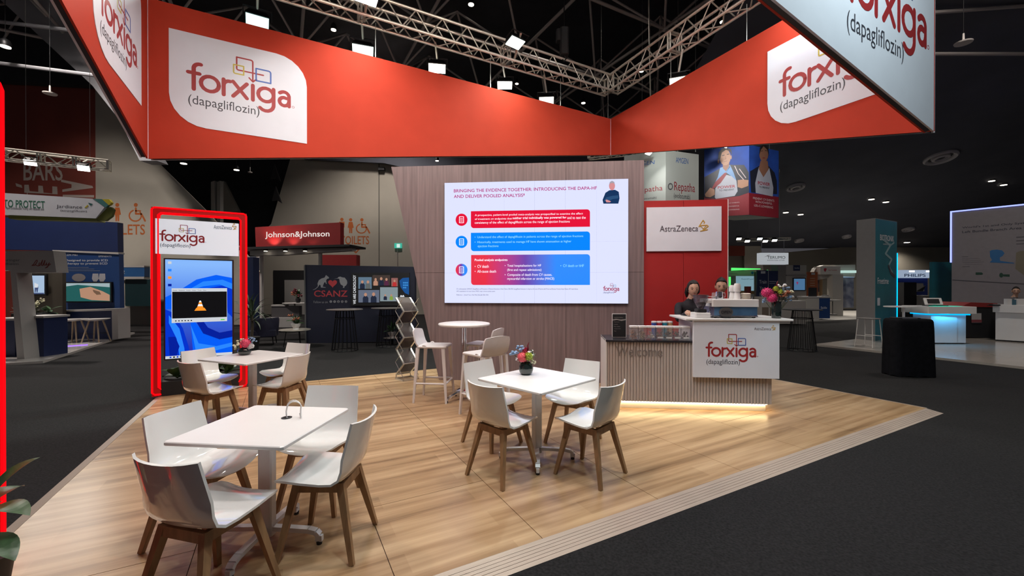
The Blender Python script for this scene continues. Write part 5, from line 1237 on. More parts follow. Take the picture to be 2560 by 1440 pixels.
for px_ in (686, 734, 782):
    x, z = f.xz(px_, 630); MB().lathe([(.07,0),(.08,.05),(.03,.09)], (x,-.45,z), 12).build('spot_housing', m_black, can, True); MB().lathe([(.06,-.012),(.06,.0)], (x,-.45,z), 12).build('spot_lens', m_lampface, can, True)
    p = f.a + f.d*x; n = Vector((-f.d.y, f.d.x)); q = p - n*.30
    spot_light('sign_uplight', (q.x, q.y, f.xz(px_,619)[1]), (p.x, p.y, f.xz(px_,585)[1]), 22, (1.0,.55,.45), 95, .8, .03)
f2b = F(16.5, 600, 900); t = f2b.thing('red_block', 'red fascia block low behind the dark emblem wall', 'display wall'); slab(f2b, t, 803, 637, 891, 668, .4, m_jred, 'panel'); slab(f2b, t, 805, 668, 889, 817, .3, m_bwhite, 'lower_wall', .05); slab(f2b, t, 797, 645, 803, 668, .4, m_jred, 'side')
t = f2b.thing('booth_wall', 'pinkish booth wall with warm light line beside the neon tower', 'display wall'); f2b.poly([(633,646),(650,640),(650,676),(633,687)], m_bwhite, t, 0, .1, 'upper_panel'); f2b.poly([(633,688),(650,677),(650,775),(633,780)], mat('pink_wall', (.30,.10,.08), .6), t, 0, .1, 'lower_panel'); f2b.line([(633,687),(650,677)], .03, emi('warm_line', (1,.75,.45), 2.0), t, -.01, name='light_line')
f = F(12.2, 600, 700); t = f.thing('navy_pillar', 'narrow navy panel right behind the neon tower', 'display wall'); slab(f, t, 617, 643, 633, 860, .3, m_navy, 'panel')
f = F(14.6, 600, 900); t = f.thing('low_bench', 'long low bench with grey back and white plinth beyond the armchair', 'bench'); slab(f, t, 664, 766, 735, 796, .2, mat('grey_fabric', (.07,.065,.07), .9), 'back', .35); slab(f, t, 664, 795, 732, 818, .5, m_bwhite, 'plinth'); slab(f, t, 664, 763, 700, 767, .24, m_bwhite, 'ledge', .33)
# emblem wall
f = Frame(762, 11.9, 1037, 11.9); cs = f.thing('emblem_wall', 'dark navy wall with kangaroo heart kiwi emblem and red letters', 'display wall')
f.poly([(762,662),(1033,667),(1037,690),(1037,853),(765,858)], mat('csanz_navy', (.010,.012,.030), .6), cs, 0, .2, 'panel'); f.poly([(760,664),(763,662),(766,858),(763,858)], mat('edge_grey', (.10,.10,.10), .6), cs, -.01, .22, 'edge_strip')
kc = lambda L: [(750 + x*.18055, 640 + y*.18055) for x, y in L]
m_sil = printed('emblem_silver', (.30,.30,.32)); m_hr = printed('emblem_red', (.46,.05,.06))
f.poly(kc([(175,470),(215,450),(248,420),(243,380),(262,335),(300,310),(340,300),(362,262),(372,275),(385,280),(403,300),(398,312),(378,315),(362,335),(368,375),(372,388),(360,385),(350,360),(335,370),(325,395),(315,425),(355,432),(355,440),(290,437),(285,405),(272,395),(250,430),(215,460),(180,472)]), m_sil, cs, name='emblem')
f.poly(kc([(470,318),(520,308),(535,290),(560,285),(580,295),(620,300),(650,340),(655,375),(640,405),(620,420),(610,432),(618,440),(590,442),(600,430),(595,412),(565,395),(550,360),(548,330),(538,312),(505,315)]), m_sil, cs, name='emblem')
f.poly(kc([(452 + 62*(math.sin(t_)**3), 378 - 3.7*(13*math.cos(t_)-5*math.cos(2*t_)-2*math.cos(3*t_)-math.cos(4*t_))) for t_ in [k*2*math.pi/28 for k in range(28)]]), m_hr, cs, name='emblem')
f.text('CSANZ', 785, 742, 869, 726, m_hr, cs, bold=.02); f.text('Follow us on', 784, 758, 819, 752, m_sil, cs)
for k in range(5): f.poly([(827+9.5*k + 3.2*math.cos(q_), 754 + 3.2*math.sin(q_)) for q_ in [j*math.pi/5 for j in range(10)]], m_sil, cs, name='emblem'); f.text('Xfino'[k], 825.6+9.5*k, 756, 828.4+9.5*k, 752, m_black, cs, y=-.006)
t = f.thing('photo_screen', 'wide screen of conference photos with blue heart on the navy wall', 'television'); slab(f, t, 880, 682, 1025, 764, .05, m_black, 'casing', -.06)
f.text('WE ARE CARDIOLOGY', 885, 760, 892, 688, emi('scr_white', (.70,.72,.75)), t, y=-.066, rot=True, bold=.02)
for x0, y0, x1, y1, c in ((898,693,931,722,(.10,.16,.22)), (933,688,977,714,(.05,.035,.03)), (980,695,996,716,(.24,.10,.09)), (898,725,950,756,(.11,.13,.18)), (952,718,996,753,(.20,.25,.27))):
    slab(f, t, x0,y0,x1,y1,.004, emi('photo_%d_%d' % (x0,y0), c), 'photo', -.066)
e_sk = emi('photo_skin', (.42,.22,.15)); e_su = emi('photo_suit', (.015,.02,.04)); e_bl = emi('photo_blond', (.35,.24,.12))
for x_, y_, s_, m_ in ((908,722,1,e_su),(922,722,1,emi('photo_grey', (.10,.11,.11))),(941,714,.9,e_sk),(955,714,1,e_su),(968,714,.9,emi('photo_plum', (.08,.02,.05))),(988,716,.8,emi('photo_red', (.42,.03,.03))),(916,756,1.15,e_su),(936,756,1.2,e_su),(965,750,.7,e_su),(980,750,.7,emi('photo_lime', (.2,.3,.05)))):
    f.poly([(x_-6*s_,y_),(x_-6*s_,y_-10*s_),(x_-3*s_,y_-14*s_),(x_+3*s_,y_-14*s_),(x_+6*s_,y_-10*s_),(x_+6*s_,y_)], m_, t, -.069, .002, 'photo_figure'); f.poly([(x_+3.2*s_*math.cos(q_), y_-17*s_+4*s_*math.sin(q_)) for q_ in [k*math.pi/5 for k in range(10)]], e_sk, t, -.071, .002, 'photo_figure')
f.poly([(1000,702),(1008,695),(1024,694),(1024,737),(1014,733),(1003,718)], emi('heart_blue', (.01,.07,.24)), t, -.066, .003, 'screen_heart')
for k in range(8): f.poly([(1011+3.3*(k%3)*1.3 + 2.2*math.cos(q_), 707+6*(k//3) + 2.2*math.sin(q_)) for q_ in [j*math.pi/4 for j in range(8)]], emi('heart_dot', (.04,.22,.55)), t, -.069, .002, 'screen_heart')
f.poly([(1001,742),(1004,737),(1007,740),(1010,737),(1013,742)], emi('scr_white', (.7,.7,.7)), t, -.069, .002, 'screen_logo')
# exit sign on a pole
f = F(23.88, 900, 1100); t = f.thing('exit_sign', 'small green lit exit sign on the pale wall', 'exit sign'); slab(f, t, 986,608,1004,620,.1,emi('exit_green', (.05,.42,.30)),'lightbox'); slab(f, t, 992,610,1000,619,.02,emi('exit_white', (.6,.75,.7)),'pictogram',-.02); f.line([(993,620),(993,668)], .03, m_alu2, t, .05, name='cable')
# wire based tables
def wire_table(loc, lab, zt=1.03, rt=.43, rb=.31, rn=.20, n=18, top=None):
    t = thing('wire_table', lab, 'table', loc, 0, 'black wire bar tables')
    MB().lathe([(rt-.01,zt-.02),(rt,zt-.012),(rt,zt)], n=32).build('table_top', top or m_black, t, True, 30)
    for k in range(n):
        a = 2*math.pi*k/n; MB().bar((rb*math.cos(a),rb*math.sin(a),.015),(rn*math.cos(a),rn*math.sin(a),zt-.02),.0075,n=5).build('wire', m_blackmetal, t)
    for r_, z_ in ((rb,.012),(rn*1.18,zt*.78),(rn,zt-.03)): MB().tube([(r_*math.cos(k*math.pi/12), r_*math.sin(k*math.pi/12), z_) for k in range(24)], .010, 6, True).build('ring', m_blackmetal, t, True)
    return t
m_pt = mat('pale_top', (.16,.14,.13), .3)
wire_table(G(2005, 876, ZC), 'black wire cage bar table behind the bouquet at the counter end')
wire_table(G(862, 876, ZC), 'black wire cage table in front of the kangaroo emblem wall', top=m_pt); wire_table(G(970, 866, ZC), 'black wire cage table under the photo screen', top=m_pt)
# low table, plants, armchair
c = G(737, 866, ZC); t = thing('coffee_table', 'round pale low table on thin dark legs behind the far chairs', 'table', c); MB().lathe([(.37,.43),(.385,.435),(.385,.452),(.37,.456)], n=36).build('table_top', mat('marble_top', (.36,.33,.29), .3, noise=.1, nscale=6), t, True, 30)
for k in range(3): a = R(90+120*k); MB().bar((.27*math.cos(a),.27*math.sin(a),0),(.20*math.cos(a),.20*math.sin(a),.435),.011,n=6).build('leg', m_blackmetal, t)
rnd = random.Random(9)
t = thing('potted_plant', 'white footed bowl of green and rust foliage on the low round table', 'plant', c + Vector((.03,0,.456))); MB().lathe([(.07,0),(.06,.03),(.10,.08),(.125,.15),(.115,.15)], n=20).build('pot', m_white, t, True); leaves(t, (0,0,.14), 16, leafC, .7, 1.2, (-10,75), (0,.14), rnd)
for k in range(4): flower(t, 'star', 'rust', (rnd.uniform(-.12,.08), -.05, rnd.uniform(.22,.36)), .08, rnd)
c = G(660, 861, ZC); t = thing('armchair', 'dark navy tub armchair behind the neon tower', 'armchair', c, R(200)); m_nf = mat('navy_fabric', (.010,.010,.030), .85, noise=.2, nscale=20)
MB().rbox(-.32,.32,-.30,.30,.22,.42,.06).build('seat', m_nf, t)
rs = []
for z, k in ((.24,.9),(.45,1.0),(.68,1.04),(.74,1.0)):
    o_ = [(.36*k*math.cos(R(a_)), .34*k*math.sin(R(a_)), z) for a_ in range(0, 181, 20)]; i_ = [(p[0]*.80, p[1]*.80, z) for p in reversed(o_)]; rs.append(o_ + i_)
MB().rings(rs).build('backrest', m_nf, t, True, 60)
for x_, y_ in ((.24,.22),(-.24,.22),(.24,-.22),(-.24,-.22)): MB().bar((x_*1.1,y_*1.1,0),(x_,y_,.23),.012,.018,6).build('leg', m_blackmetal, t)
c = G(629, 874, ZC); t = thing('potted_plant', 'tall yucca with long strap leaves right of the neon tower', 'plant', c); MB().lathe([(.15,0),(.18,.30),(.19,.32),(.16,.32)], n=20).build('pot', m_black, t, True); MB().tube([(0,0,.3),(.02,0,.6),(.0,0,.95)], [.035,.03,.025], 8).build('trunk', mat('bark', (.06,.045,.03), .9), t)
leaves(t, (0,0,.85), 34, leafB, .75, 1.15, (-25,80), (-.15,.15), rnd)
c = G(980, 862, ZC); t = thing('side_table', 'low dark round table under the photo screen', 'table', c); MB().lathe([(.22,.18),(.23,.195),(.20,.20)], n=24).build('table_top', m_pt, t, True); MB().bar((0,0,0),(0,0,.18),.03,.02,8).build('column', m_blackmetal, t); MB().lathe([(.14,0),(.14,.012)], n=20).build('base', m_blackmetal, t)
t = thing('potted_plant', 'white bowl with dull foliage under the photo screen', 'plant', c + Vector((0,0,.20))); MB().lathe([(.07,0),(.06,.04),(.11,.10),(.12,.15),(.10,.15)], n=18).build('pot', m_bwhite, t, True); leaves(t, (0,0,.14), 18, leafC, .7, 1.2, (-10,75), (0,.14), rnd)
c = P(737, 757, 15.2); c.z = ZC; t = thing('bar_table', 'thin pale high table beyond the armchair, left of the navy wall', 'table', c); zt_ = HC - 41/FPX*15.2 - ZC; MB().lathe([(.40,zt_-.02),(.41,zt_-.01),(.40,zt_)], n=24).build('table_top', m_bwhite, t, True); MB().bar((0,0,0),(0,0,zt_-.02),.03,n=8).build('column', m_bwhite, t); MB().lathe([(.22,0),(.22,.02)], n=20).build('base', m_bwhite, t)
t = thing('potted_plant', 'dark red flower arrangement on the thin high table beyond', 'plant', c + Vector((.12,0,zt_))); MB().lathe([(.06,0),(.09,.10),(.08,.16)], n=14).build('pot', m_black, t, True); leaves(t, (0,0,.15), 12, leafC, .8, 1.2, (-10,80), (0,.15), rnd)
for k in range(5): flower(t, 'spray', ('burg','rust')[k%2], (rnd.uniform(-.15,.15), -.05, rnd.uniform(.2,.5)), .09, rnd)

# ================================================================== right: hanging boxes
f = Frame(1560, 13.6, 1664, 13.0); t = f.thing('hanging_cube', 'white hanging cube sign with blue and red brand names', 'hanging sign')
m_box = mat('lantern_white', (.52,.54,.52), .6); z0, z1 = f.xz(1664,508)[1], f.xz(1664,375)[1]
MB().box(0, f.w, 0, .02, z0, z1).build('left_face', m_box, t)
m_ablue = printed('brand_blue', (.02,.12,.42)); m_rred = printed('brand_red', (.35,.015,.03))
f.text('AMGEN', 1578, 418, 1635.5, 401, m_ablue, t, bold=.02, slant=.1); f.text('Repatha', 1590, 487, 1656, 463, m_rred, t); f.text('(evolocumab)', 1592, 503, 1641, 491, m_ink, t)
fr = Frame(1664, 13.0, 1745, 13.45); cube = t; t = sub_empty('right_face', fr, cube)
MB().box(0, fr.w, 0, .02, z0, z1).build('face', m_box, t); MB().box(fr.w, fr.w+.02, 0, .7, z0, z1).build('side_face', m_box, t)
fr.text('AMGEN', 1689, 407, 1720, 397, m_ablue, t, bold=.02); fr.text('Repatha', 1685, 483, 1737, 460, m_rred, t); fr.text('(evolocumab)', 1684, 499, 1725, 486, m_ink, t)
for k in range(12): q_ = k*math.pi/6; fr.poly([(1675.5+6.3*math.cos(q_+e), 466.5+8.8*math.sin(q_+e)) for e in (-.2,.2)] + [(1675.5+4.2*math.cos(q_+.2), 466.5+5.8*math.sin(q_+.2)), (1675.5+4.2*math.cos(q_-.2), 466.5+5.8*math.sin(q_-.2))], m_ink, t, name='emblem')
mw = MB()
for px_ in (1694, 1738): p = P(px_, 380, 13.3); mw.bar((p.x,p.y,p.z),(p.x,p.y,12.98),.008,n=5)
wo = mw.build('hanging_wire', m_alu2, None); wo.parent = cube; wo.matrix_parent_inverse = (Matrix.Translation(cube.location) @ cube.rotation_euler.to_matrix().to_4x4()).inverted()
# superhero doctor poster box
m_pblue = mat('poster_blue', (.012,.045,.26), .6, noise=.5, nscale=.8, col2=(.02,.09,.48)); m_pred = printed('poster_red', (.22,.012,.022)); m_suit = printed('poster_suit', (.012,.014,.028)); m_pskin = printed('poster_skin', (.36,.19,.12)); m_pskin2 = printed('poster_skin_dark', (.24,.11,.07)); m_tee = printed('poster_tee', (.38,.39,.46)); m_shirt = printed('poster_shirt', (.14,.28,.52)); m_phair = printed('poster_hair', (.02,.013,.010)); m_pw = printed('poster_white', (.55,.45,.47))
cc = lambda L: [(1600 + x*.14581, 350 + y*.14581) for x, y in L]
def ell(cx_, cy_, rx, ry, n=14): return [(cx_ + rx*math.cos(2*math.pi*k/n), cy_ + ry*math.sin(2*math.pi*k/n)) for k in range(n)]
fl = Frame(1760, 16.6, 1872, 16.0); t = fl.thing('poster_box', 'hanging poster box with suited man and woman above red captions', 'hanging sign')
zt_, zm_, zb_ = fl.xz(1872,362)[1], fl.xz(1872,482)[1], fl.xz(1872,537)[1]
MB().box(0, fl.w, 0, .03, zm_, zt_).build('picture', m_pblue, t); MB().box(0, fl.w, 0, .03, zb_, zm_).build('red_band', m_pred, t)
def fp(L, m, y): return fl.poly(cc(L), m, t, -y, .001, 'poster_figure')
fp([(1100,640),(1350,500),(1480,420),(1600,430),(1780,430),(1860,560),(1866,900),(1700,960),(1300,1010),(1100,990)], m_suit, .003)
fp([(1370,480),(1330,640),(1290,720),(1400,620),(1470,560),(1540,470),(1530,430)], m_shirt, .005); fp([(1470,560),(1540,430),(1600,560),(1650,700),(1560,620)], m_shirt, .005)
fp([(1480,600),(1390,700),(1290,830),(1280,990),(1300,1010),(1620,960),(1670,880),(1650,700),(1560,620)], m_tee, .006)
fp([(1440,570),(1480,560),(1470,610),(1380,740),(1230,860),(1215,850),(1290,720)], m_pred, .008)
fp([(1410,380),(1530,370),(1520,460),(1470,540),(1420,490)], m_pskin2, .007); fp(ell(1455,300,95,140), m_pskin, .009)
fp([(1335,330),(1345,220),(1400,150),(1480,135),(1560,170),(1570,270),(1540,200),(1470,170),(1400,220),(1370,330)], m_phair, .011); fp(ell(1340,370,14,34), m_pskin, .010); fp(ell(1556,300,12,36), m_pskin, .010)
fp([(1400,268),(1445,255),(1446,266),(1402,282)], m_phair, .011); fp([(1482,245),(1530,238),(1530,250),(1484,258)], m_phair, .011); fp([(1425,375),(1490,355),(1490,366),(1430,388)], m_pskin2, .011); fp([(1460,270),(1478,330),(1452,338)], m_pskin2, .011)
fp([(1110,930),(1200,820),(1275,850),(1280,940),(1200,985),(1120,975)], m_pskin, .009); fp([(1670,690),(1760,680),(1855,690),(1850,790),(1740,830),(1670,810)], m_pskin, .009)
fl.line(cc([(1620,450),(1680,580),(1770,680)]), .025, m_pw, t, -.010, name='poster_figure'); fl.line(cc([(1700,500),(1810,650)]), .025, m_pw, t, -.010, name='poster_figure')
a = fl.xz(*cc([(1330,840)])[0]); b = fl.xz(*cc([(1630,725)])[0]); text('POWER', a[0], a[1], b[0], b[1]-.10, m_rred, t, -.009, .02); a = fl.xz(*cc([(1350,885)])[0]); b = fl.xz(*cc([(1610,800)])[0]); text('TO PREVENT', a[0], a[1], b[0], b[1]-.08, m_ink, t, -.009, .01)
for j, s_ in enumerate(('PREVENT CV EVENTS', 'WITH POWERFUL', 'LDL-C LOWERING')): fl.text(s_, 1800, 510.5+8.5*j, 1848, 505+8.5*j, m_pw, t)
fq = Frame(1872, 16.0, 1946, 16.75); pbx = t; t = sub_empty('right_face', fq, pbx)
MB().box(0, fq.w, 0, .03, zm_, zt_).build('picture', m_pblue, t); MB().box(0, fq.w, 0, .03, zb_, zm_).build('red_band', m_pred, t)
def fp2(L, m, y): return fq.poly(cc(L), m, t, -y, .001, 'poster_figure')
fp2([(1880,540),(1950,500),(2030,450),(2200,450),(2300,560),(2340,700),(2345,930),(1900,900)], m_suit, .003); fp2([(2030,470),(1970,740),(1980,910),(2270,970),(2280,820),(2210,480),(2110,640)], m_tee, .005)
fp2([(2060,360),(2180,360),(2200,500),(2110,640),(2030,500)], m_pskin2, .006); fp2(ell(2115,240,78,140), m_pskin2, .008); fp2([(2035,270),(2045,140),(2090,85),(2150,85),(2190,150),(2200,280),(2170,170),(2110,110),(2065,170)], m_phair, .010)
fp2([(2065,190),(2095,183),(2095,193),(2066,200)], m_phair, .010); fp2([(2135,180),(2165,186),(2165,196),(2135,190)], m_phair, .010); fp2([(2090,305),(2135,305),(2130,318),(2095,318)], m_pred, .010)
a = fq.xz(*cc([(2015,755)])[0]); b = fq.xz(*cc([(2222,700)])[0]); text('POWER', a[0], a[1]-.02, b[0], a[1]+.11, m_rred, t, -.008, .02); a = fq.xz(*cc([(2035,810)])[0]); b = fq.xz(*cc([(2215,795)])[0]); text('TO PREVENT', a[0], a[1]-.02, b[0], a[1]+.05, m_ink, t, -.008, .01)
for j, s_ in enumerate(('PREVENT CV EVENTS', 'WITH POWERFUL', 'LDL-C LOWERING')): x0_, x1_ = ((1882,1935),(1888,1930),(1885,1932))[j]; a = fq.xz(x0_, 498+9*j); b = fq.xz(x1_, 498); text(s_, a[0], a[1], b[0], a[1]+.085, m_pw, t)
un = MB(); A_, B_, C_ = fl.a, fq.a, fq.a + fq.d*fq.w; D_ = A_ + C_ - B_; un.quad((A_.x,A_.y,zb_),(B_.x,B_.y,zb_),(C_.x,C_.y,zb_),(D_.x,D_.y,zb_)).quad((A_.x,A_.y,zb_+.03),(D_.x,D_.y,zb_+.03),(C_.x,C_.y,zb_+.03),(B_.x,B_.y,zb_+.03))
wq = MB(); [wq.bar((q_.x, q_.y + .05, zt_-.01), (q_.x, q_.y + .05, 12.98), .008, n=5) for q_ in (A_*.8 + B_*.2, B_*.3 + C_*.7)]; wo = wq.build('hanging_wire', m_alu2, None); wo.parent = pbx; wo.matrix_parent_inverse = (Matrix.Translation(fl.loc) @ Matrix.Rotation(fl.rz, 4, 'Z')).inverted()
uo = un.build('underside', m_box, None); uo.parent = pbx; uo.matrix_parent_inverse = (Matrix.Translation(fl.loc) @ Matrix.Rotation(fl.rz, 4, 'Z')).inverted()
# lamps and truss behind, below the banner corner
ft = Frame(1470, 14.6, 1640, 13.8); truss(ft, ft.w, ft.xz(1560,388)[1], ft.xz(1560,376)[1], 'far silver truss seen just below the ring corner', hang=12.98, step=.5, r=.02, dy=.25, group='hall trusses')
for px_, py_, lab in ((1622,381,'bright square floodlight beside the white hanging cube'), (1815,364,'bright floodlight above the suited man poster')):
    c = P(px_, py_, 12.6 if px_ < 1700 else 15.0); floodlight(c, c + (Vector((.8,-1.0,-1.6))), .26, lab, 20, (1,1,.94), arm=Vector((c.x, c.y + .2, 12.98)), face=12, group='floodlights over the hanging boxes')
spot_light('cube_fill', P(1640,300,11.2), P(1690,440,13.2), 90, (.95,1,.92), 60, .7, .1); spot_light('poster_fill', P(1850,300,13.6), P(1866,440,16.3), 420, (1,.97,.92), 60, .7, .1)  # added spots without fittings, brightening the cube sign and the poster box

# ================================================================== right: far booths
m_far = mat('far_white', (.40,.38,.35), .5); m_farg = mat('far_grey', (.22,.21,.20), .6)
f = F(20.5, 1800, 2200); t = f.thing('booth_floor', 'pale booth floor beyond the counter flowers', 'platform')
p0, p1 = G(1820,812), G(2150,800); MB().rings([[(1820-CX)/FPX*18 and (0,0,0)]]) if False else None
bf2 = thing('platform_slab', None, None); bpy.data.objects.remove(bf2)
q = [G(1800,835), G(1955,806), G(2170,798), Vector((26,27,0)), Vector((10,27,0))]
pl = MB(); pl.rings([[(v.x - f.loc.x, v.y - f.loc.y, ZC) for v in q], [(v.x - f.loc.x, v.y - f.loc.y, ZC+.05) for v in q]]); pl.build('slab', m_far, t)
ts = F(20, 1800, 2200); t = ts.thing('hanging_sign', 'small white hanging sign with swoosh and dark lettering', 'hanging sign')
slab(ts, t, 1901, 632, 1971, 661, .3, emi('sign_glow', (.34,.36,.38), 1.0), 'sign_box'); ts.text('TERUMO', 1918, 647, 1963, 640, m_green, t, bold=.02); ts.text('INTERVENTIONAL SYSTEMS', 1918, 652, 1961, 649.5, m_ink, t); ts.poly([(1909,643),(1920,638),(1927,637),(1918,640)], m_rred, t, name='emblem')
ts.line([(1907,632),(1907,598)], .02, m_alu2, t, .1, name='hanging_wire'); ts.line([(1963,632),(1963,598)], .02, m_alu2, t, .1, name='hanging_wire')
ft = Frame(1843, 20.2, 1975, 19.6); truss(ft, ft.w, ft.xz(1900,602)[1], ft.xz(1900,596)[1], 'thin far truss with lamps above the small white hanging sign', hang=7.05, step=.7, r=.018, dy=.2, group='hall trusses')
for px_, py_ in ((1847,597),(1868,603),(1899,597),(1913,603),(1936,601)): c = P(px_, py_, 19.5); floodlight(c, c + Vector((-.2,-1,-1.4)), .22, 'small lamp on the far truss, %s' % {1847:'leftmost, glowing',1868:'second from left, glowing',1899:'third, bluish glow',1913:'fourth, just above the sign',1936:'rightmost'}[px_], 0, (.85,.95,1) if px_ == 1899 else (1,.95,.85), face=3.0, group='lamps on the far truss')
f = F(23, 1800, 2200); t = f.thing('exhibit_booth', 'far booth with bright green top light and pale blue poster', 'booth')
f.poly([(1823,670),(1893,672),(1893,674),(1823,677)], emi('green_glow', (.10,.85,.16), 1.1), t, -.3, .1, 'light_band'); slab(f, t, 1822, 677, 1888, 690, .3, m_far, 'header'); slab(f, t, 1822, 690, 1840, 788, .2, m_farg, 'panel', .1); slab(f, t, 1824, 692, 1829, 717, .02, emi('green_glow', (.10,.85,.16), 1.1), 'light_band', .08); slab(f, t, 1842, 689, 1886, 735, .05, emi('poster_pale_blue', (.16,.27,.32), 1.0), 'poster', .05); f.text('Poctiv.NT-prof', 1855, 700, 1885, 696, m_ablue, t, y=.045); slab(f, t, 1842, 727, 1886, 735, .02, printed('poster_sand', (.38,.24,.10)), 'poster_band', .04)
f.text('Diagnostics', 1824, 685, 1842, 682, m_ink, t); f.poly(ell(1881,682,3.5,3.5), m_ablue, t, name='emblem'); slab(f, t, 1886, 680, 1893, 788, .3, m_farg, 'post'); slab(f, t, 1848, 716, 1857, 732, .3, mat('far_red', (.20,.02,.02), .6), 'chair_back', -.8)
f = F(22, 1800, 2200); t = f.thing('exhibit_booth', 'far booth with dark navy banners reading Train Your', 'booth'); slab(f, t, 1893, 676, 1920, 760, .1, m_navy, 'banner'); slab(f, t, 1921, 677, 1945, 760, .1, m_navy, 'banner'); slab(f, t, 1920, 674, 1921, 760, .12, m_alu2, 'pole', -.01)
f.text('Train', 1898, 709, 1917, 700, m_tx, t, bold=.02); f.text('Your', 1899, 725, 1914, 716, m_tx, t, bold=.02); f.text('ICD', 1899, 740, 1912, 731, m_tx, t, bold=.02); slab(f, t, 1902, 678, 1913, 684, .01, m_tx, 'logo_plate', -.01); f.rect(1923, 703, 1941, 704.5, m_tx, t); f.rect(1923, 708, 1938, 709, m_tx, t)
t = f.thing('exhibit_booth', 'far white booth tower with blue heart television and black plate', 'booth'); slab(f, t, 1945, 660, 1965, 800, .6, m_farg, 'side_wall'); slab(f, t, 1965, 663, 2016, 800, .3, m_far, 'front_wall'); slab(f, t, 1965, 687, 2016, 690, .05, m_farg, 'shelf', -.05); slab(f, t, 1983, 663, 1999, 677, .03, m_navy, 'brand_plate', -.03); slab(f, t, 1965, 742, 2016, 744, .05, m_farg, 'shelf', -.05); f.text('Saidix', 1985, 672, 1997, 668, m_tx, t, y=-.035)
t = f.thing('wall_tv', 'small far television with blue heart picture on the white tower', 'television'); slab(f, t, 1981, 695, 2012, 727, .06, m_black, 'casing', -.06); slab(f, t, 1983, 697, 2010, 725, .01, emi('tv_blue', (.06,.14,.26)), 'screen', -.07); f.poly([(1988,706),(1991,704),(1994,706),(1991,712)], emi('tv_red', (.2,.03,.09)), t, -.074, .003, 'screen_figure')
t = f.thing('exhibit_booth', 'far orange banner beside the white booth tower', 'banner'); slab(f, t, 2017, 680, 2044, 745, .1, mat('far_orange', (.34,.085,.025), .6), 'banner')
for j in range(6): f.rect(2025, 695+6*j, 2037, 697+6*j, printed('far_cream', (.45,.30,.2)), t)
slab(f, t, 2028, 682, 2037, 687, .01, m_tx, 'logo_plate', -.01)
t = f.thing('exhibit_booth', 'far white curved canopy with red heart emblem', 'booth'); f.poly([(2040,690),(2050,670),(2070,662),(2150,661),(2150,692),(2100,690),(2055,700)], m_far, t, .3, .3, 'canopy'); slab(f, t, 2051, 666, 2101, 686, .5, mat('far_white2', (.50,.48,.45), .5), 'header'); f.poly([(2059,672),(2063,670),(2067,672),(2063,680),(2060,677)], m_rred, t, name='emblem'); f.text('Heart Foundation', 2071, 677, 2092, 673, m_rred, t); slab(f, t, 2082, 686, 2108, 791, .4, m_far, 'pillar'); slab(f, t, 2044, 690, 2066, 730, .1, mat('far_photo', (.14,.10,.10), .6, noise=.5, nscale=4), 'poster', .5); slab(f, t, 2066, 688, 2074, 780, .1, mat('far_tan', (.28,.18,.09), .6), 'poster', .5)
t = f.thing('exhibit_booth', 'far lit booth with blue leafy graphic left of the grey tower', 'booth'); slab(f, t, 2112, 680, 2150, 770, .1, mat('far_graphic', (.08,.12,.30), .6, noise=.6, nscale=2.2, col2=(.34,.36,.42)), 'graphic', .4); slab(f, t, 2106, 676, 2150, 682, .3, emi('far_cool', (.42,.60,.55), 1.0), 'light_bar'); slab(f, t, 2112, 682, 2150, 693, .05, emi('far_cool2', (.18,.28,.38), 1.0), 'lit_band', .35)
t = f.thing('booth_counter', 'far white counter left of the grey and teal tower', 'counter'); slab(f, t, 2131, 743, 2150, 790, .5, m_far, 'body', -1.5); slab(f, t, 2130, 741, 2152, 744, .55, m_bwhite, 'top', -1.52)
f = F(19.6, 1800, 2200); t = f.thing('booth_counter', 'far counter with white side and navy front panel', 'counter'); slab(f, t, 2017, 744, 2048, 800, .6, m_far, 'side'); slab(f, t, 2048, 744, 2075, 796, .5, m_navy2, 'front'); slab(f, t, 2015, 741, 2077, 745, .65, m_bwhite, 'top', -.02); f.text('Saidix', 2052, 772, 2068, 766, m_tx, t, bold=.02); slab(f, t, 2030, 719, 2050, 742, .05, m_black, 'monitor', .2)
t = f.thing('high_stool', 'thin pale far stool beside the navy front counter', 'stool'); 
for j, (x0,y0,x1,y1) in enumerate(((2080,750,2114,754),)): slab(f, t, x0,y0,x1,y1,.4,m_far,'seat',.2)
f.line([(2098,754),(2098,787)], .05, m_farg, t, .4, name='column'); slab(f, t, 2090,786,2106,789,.3,m_farg,'base',.3); slab(f, t, 2075, 738, 2082, 752, .3, m_farg, 'backrest', .25)
f = F(17.5, 1800, 2200); t = f.thing('low_cabinet', 'row of low white cabinets behind the counter bouquet', 'cabinet'); slab(f, t, 1903, 742, 1945, 810, .5, m_far, 'body'); slab(f, t, 1947, 752, 2015, 810, .5, mat('far_white3', (.33,.31,.29), .5), 'body')
for x_ in (1905, 1925): slab(f, t, x_, 768, x_+16, 797, .02, mat('far_tan2', (.14,.11,.085), .6), 'door', -.02)

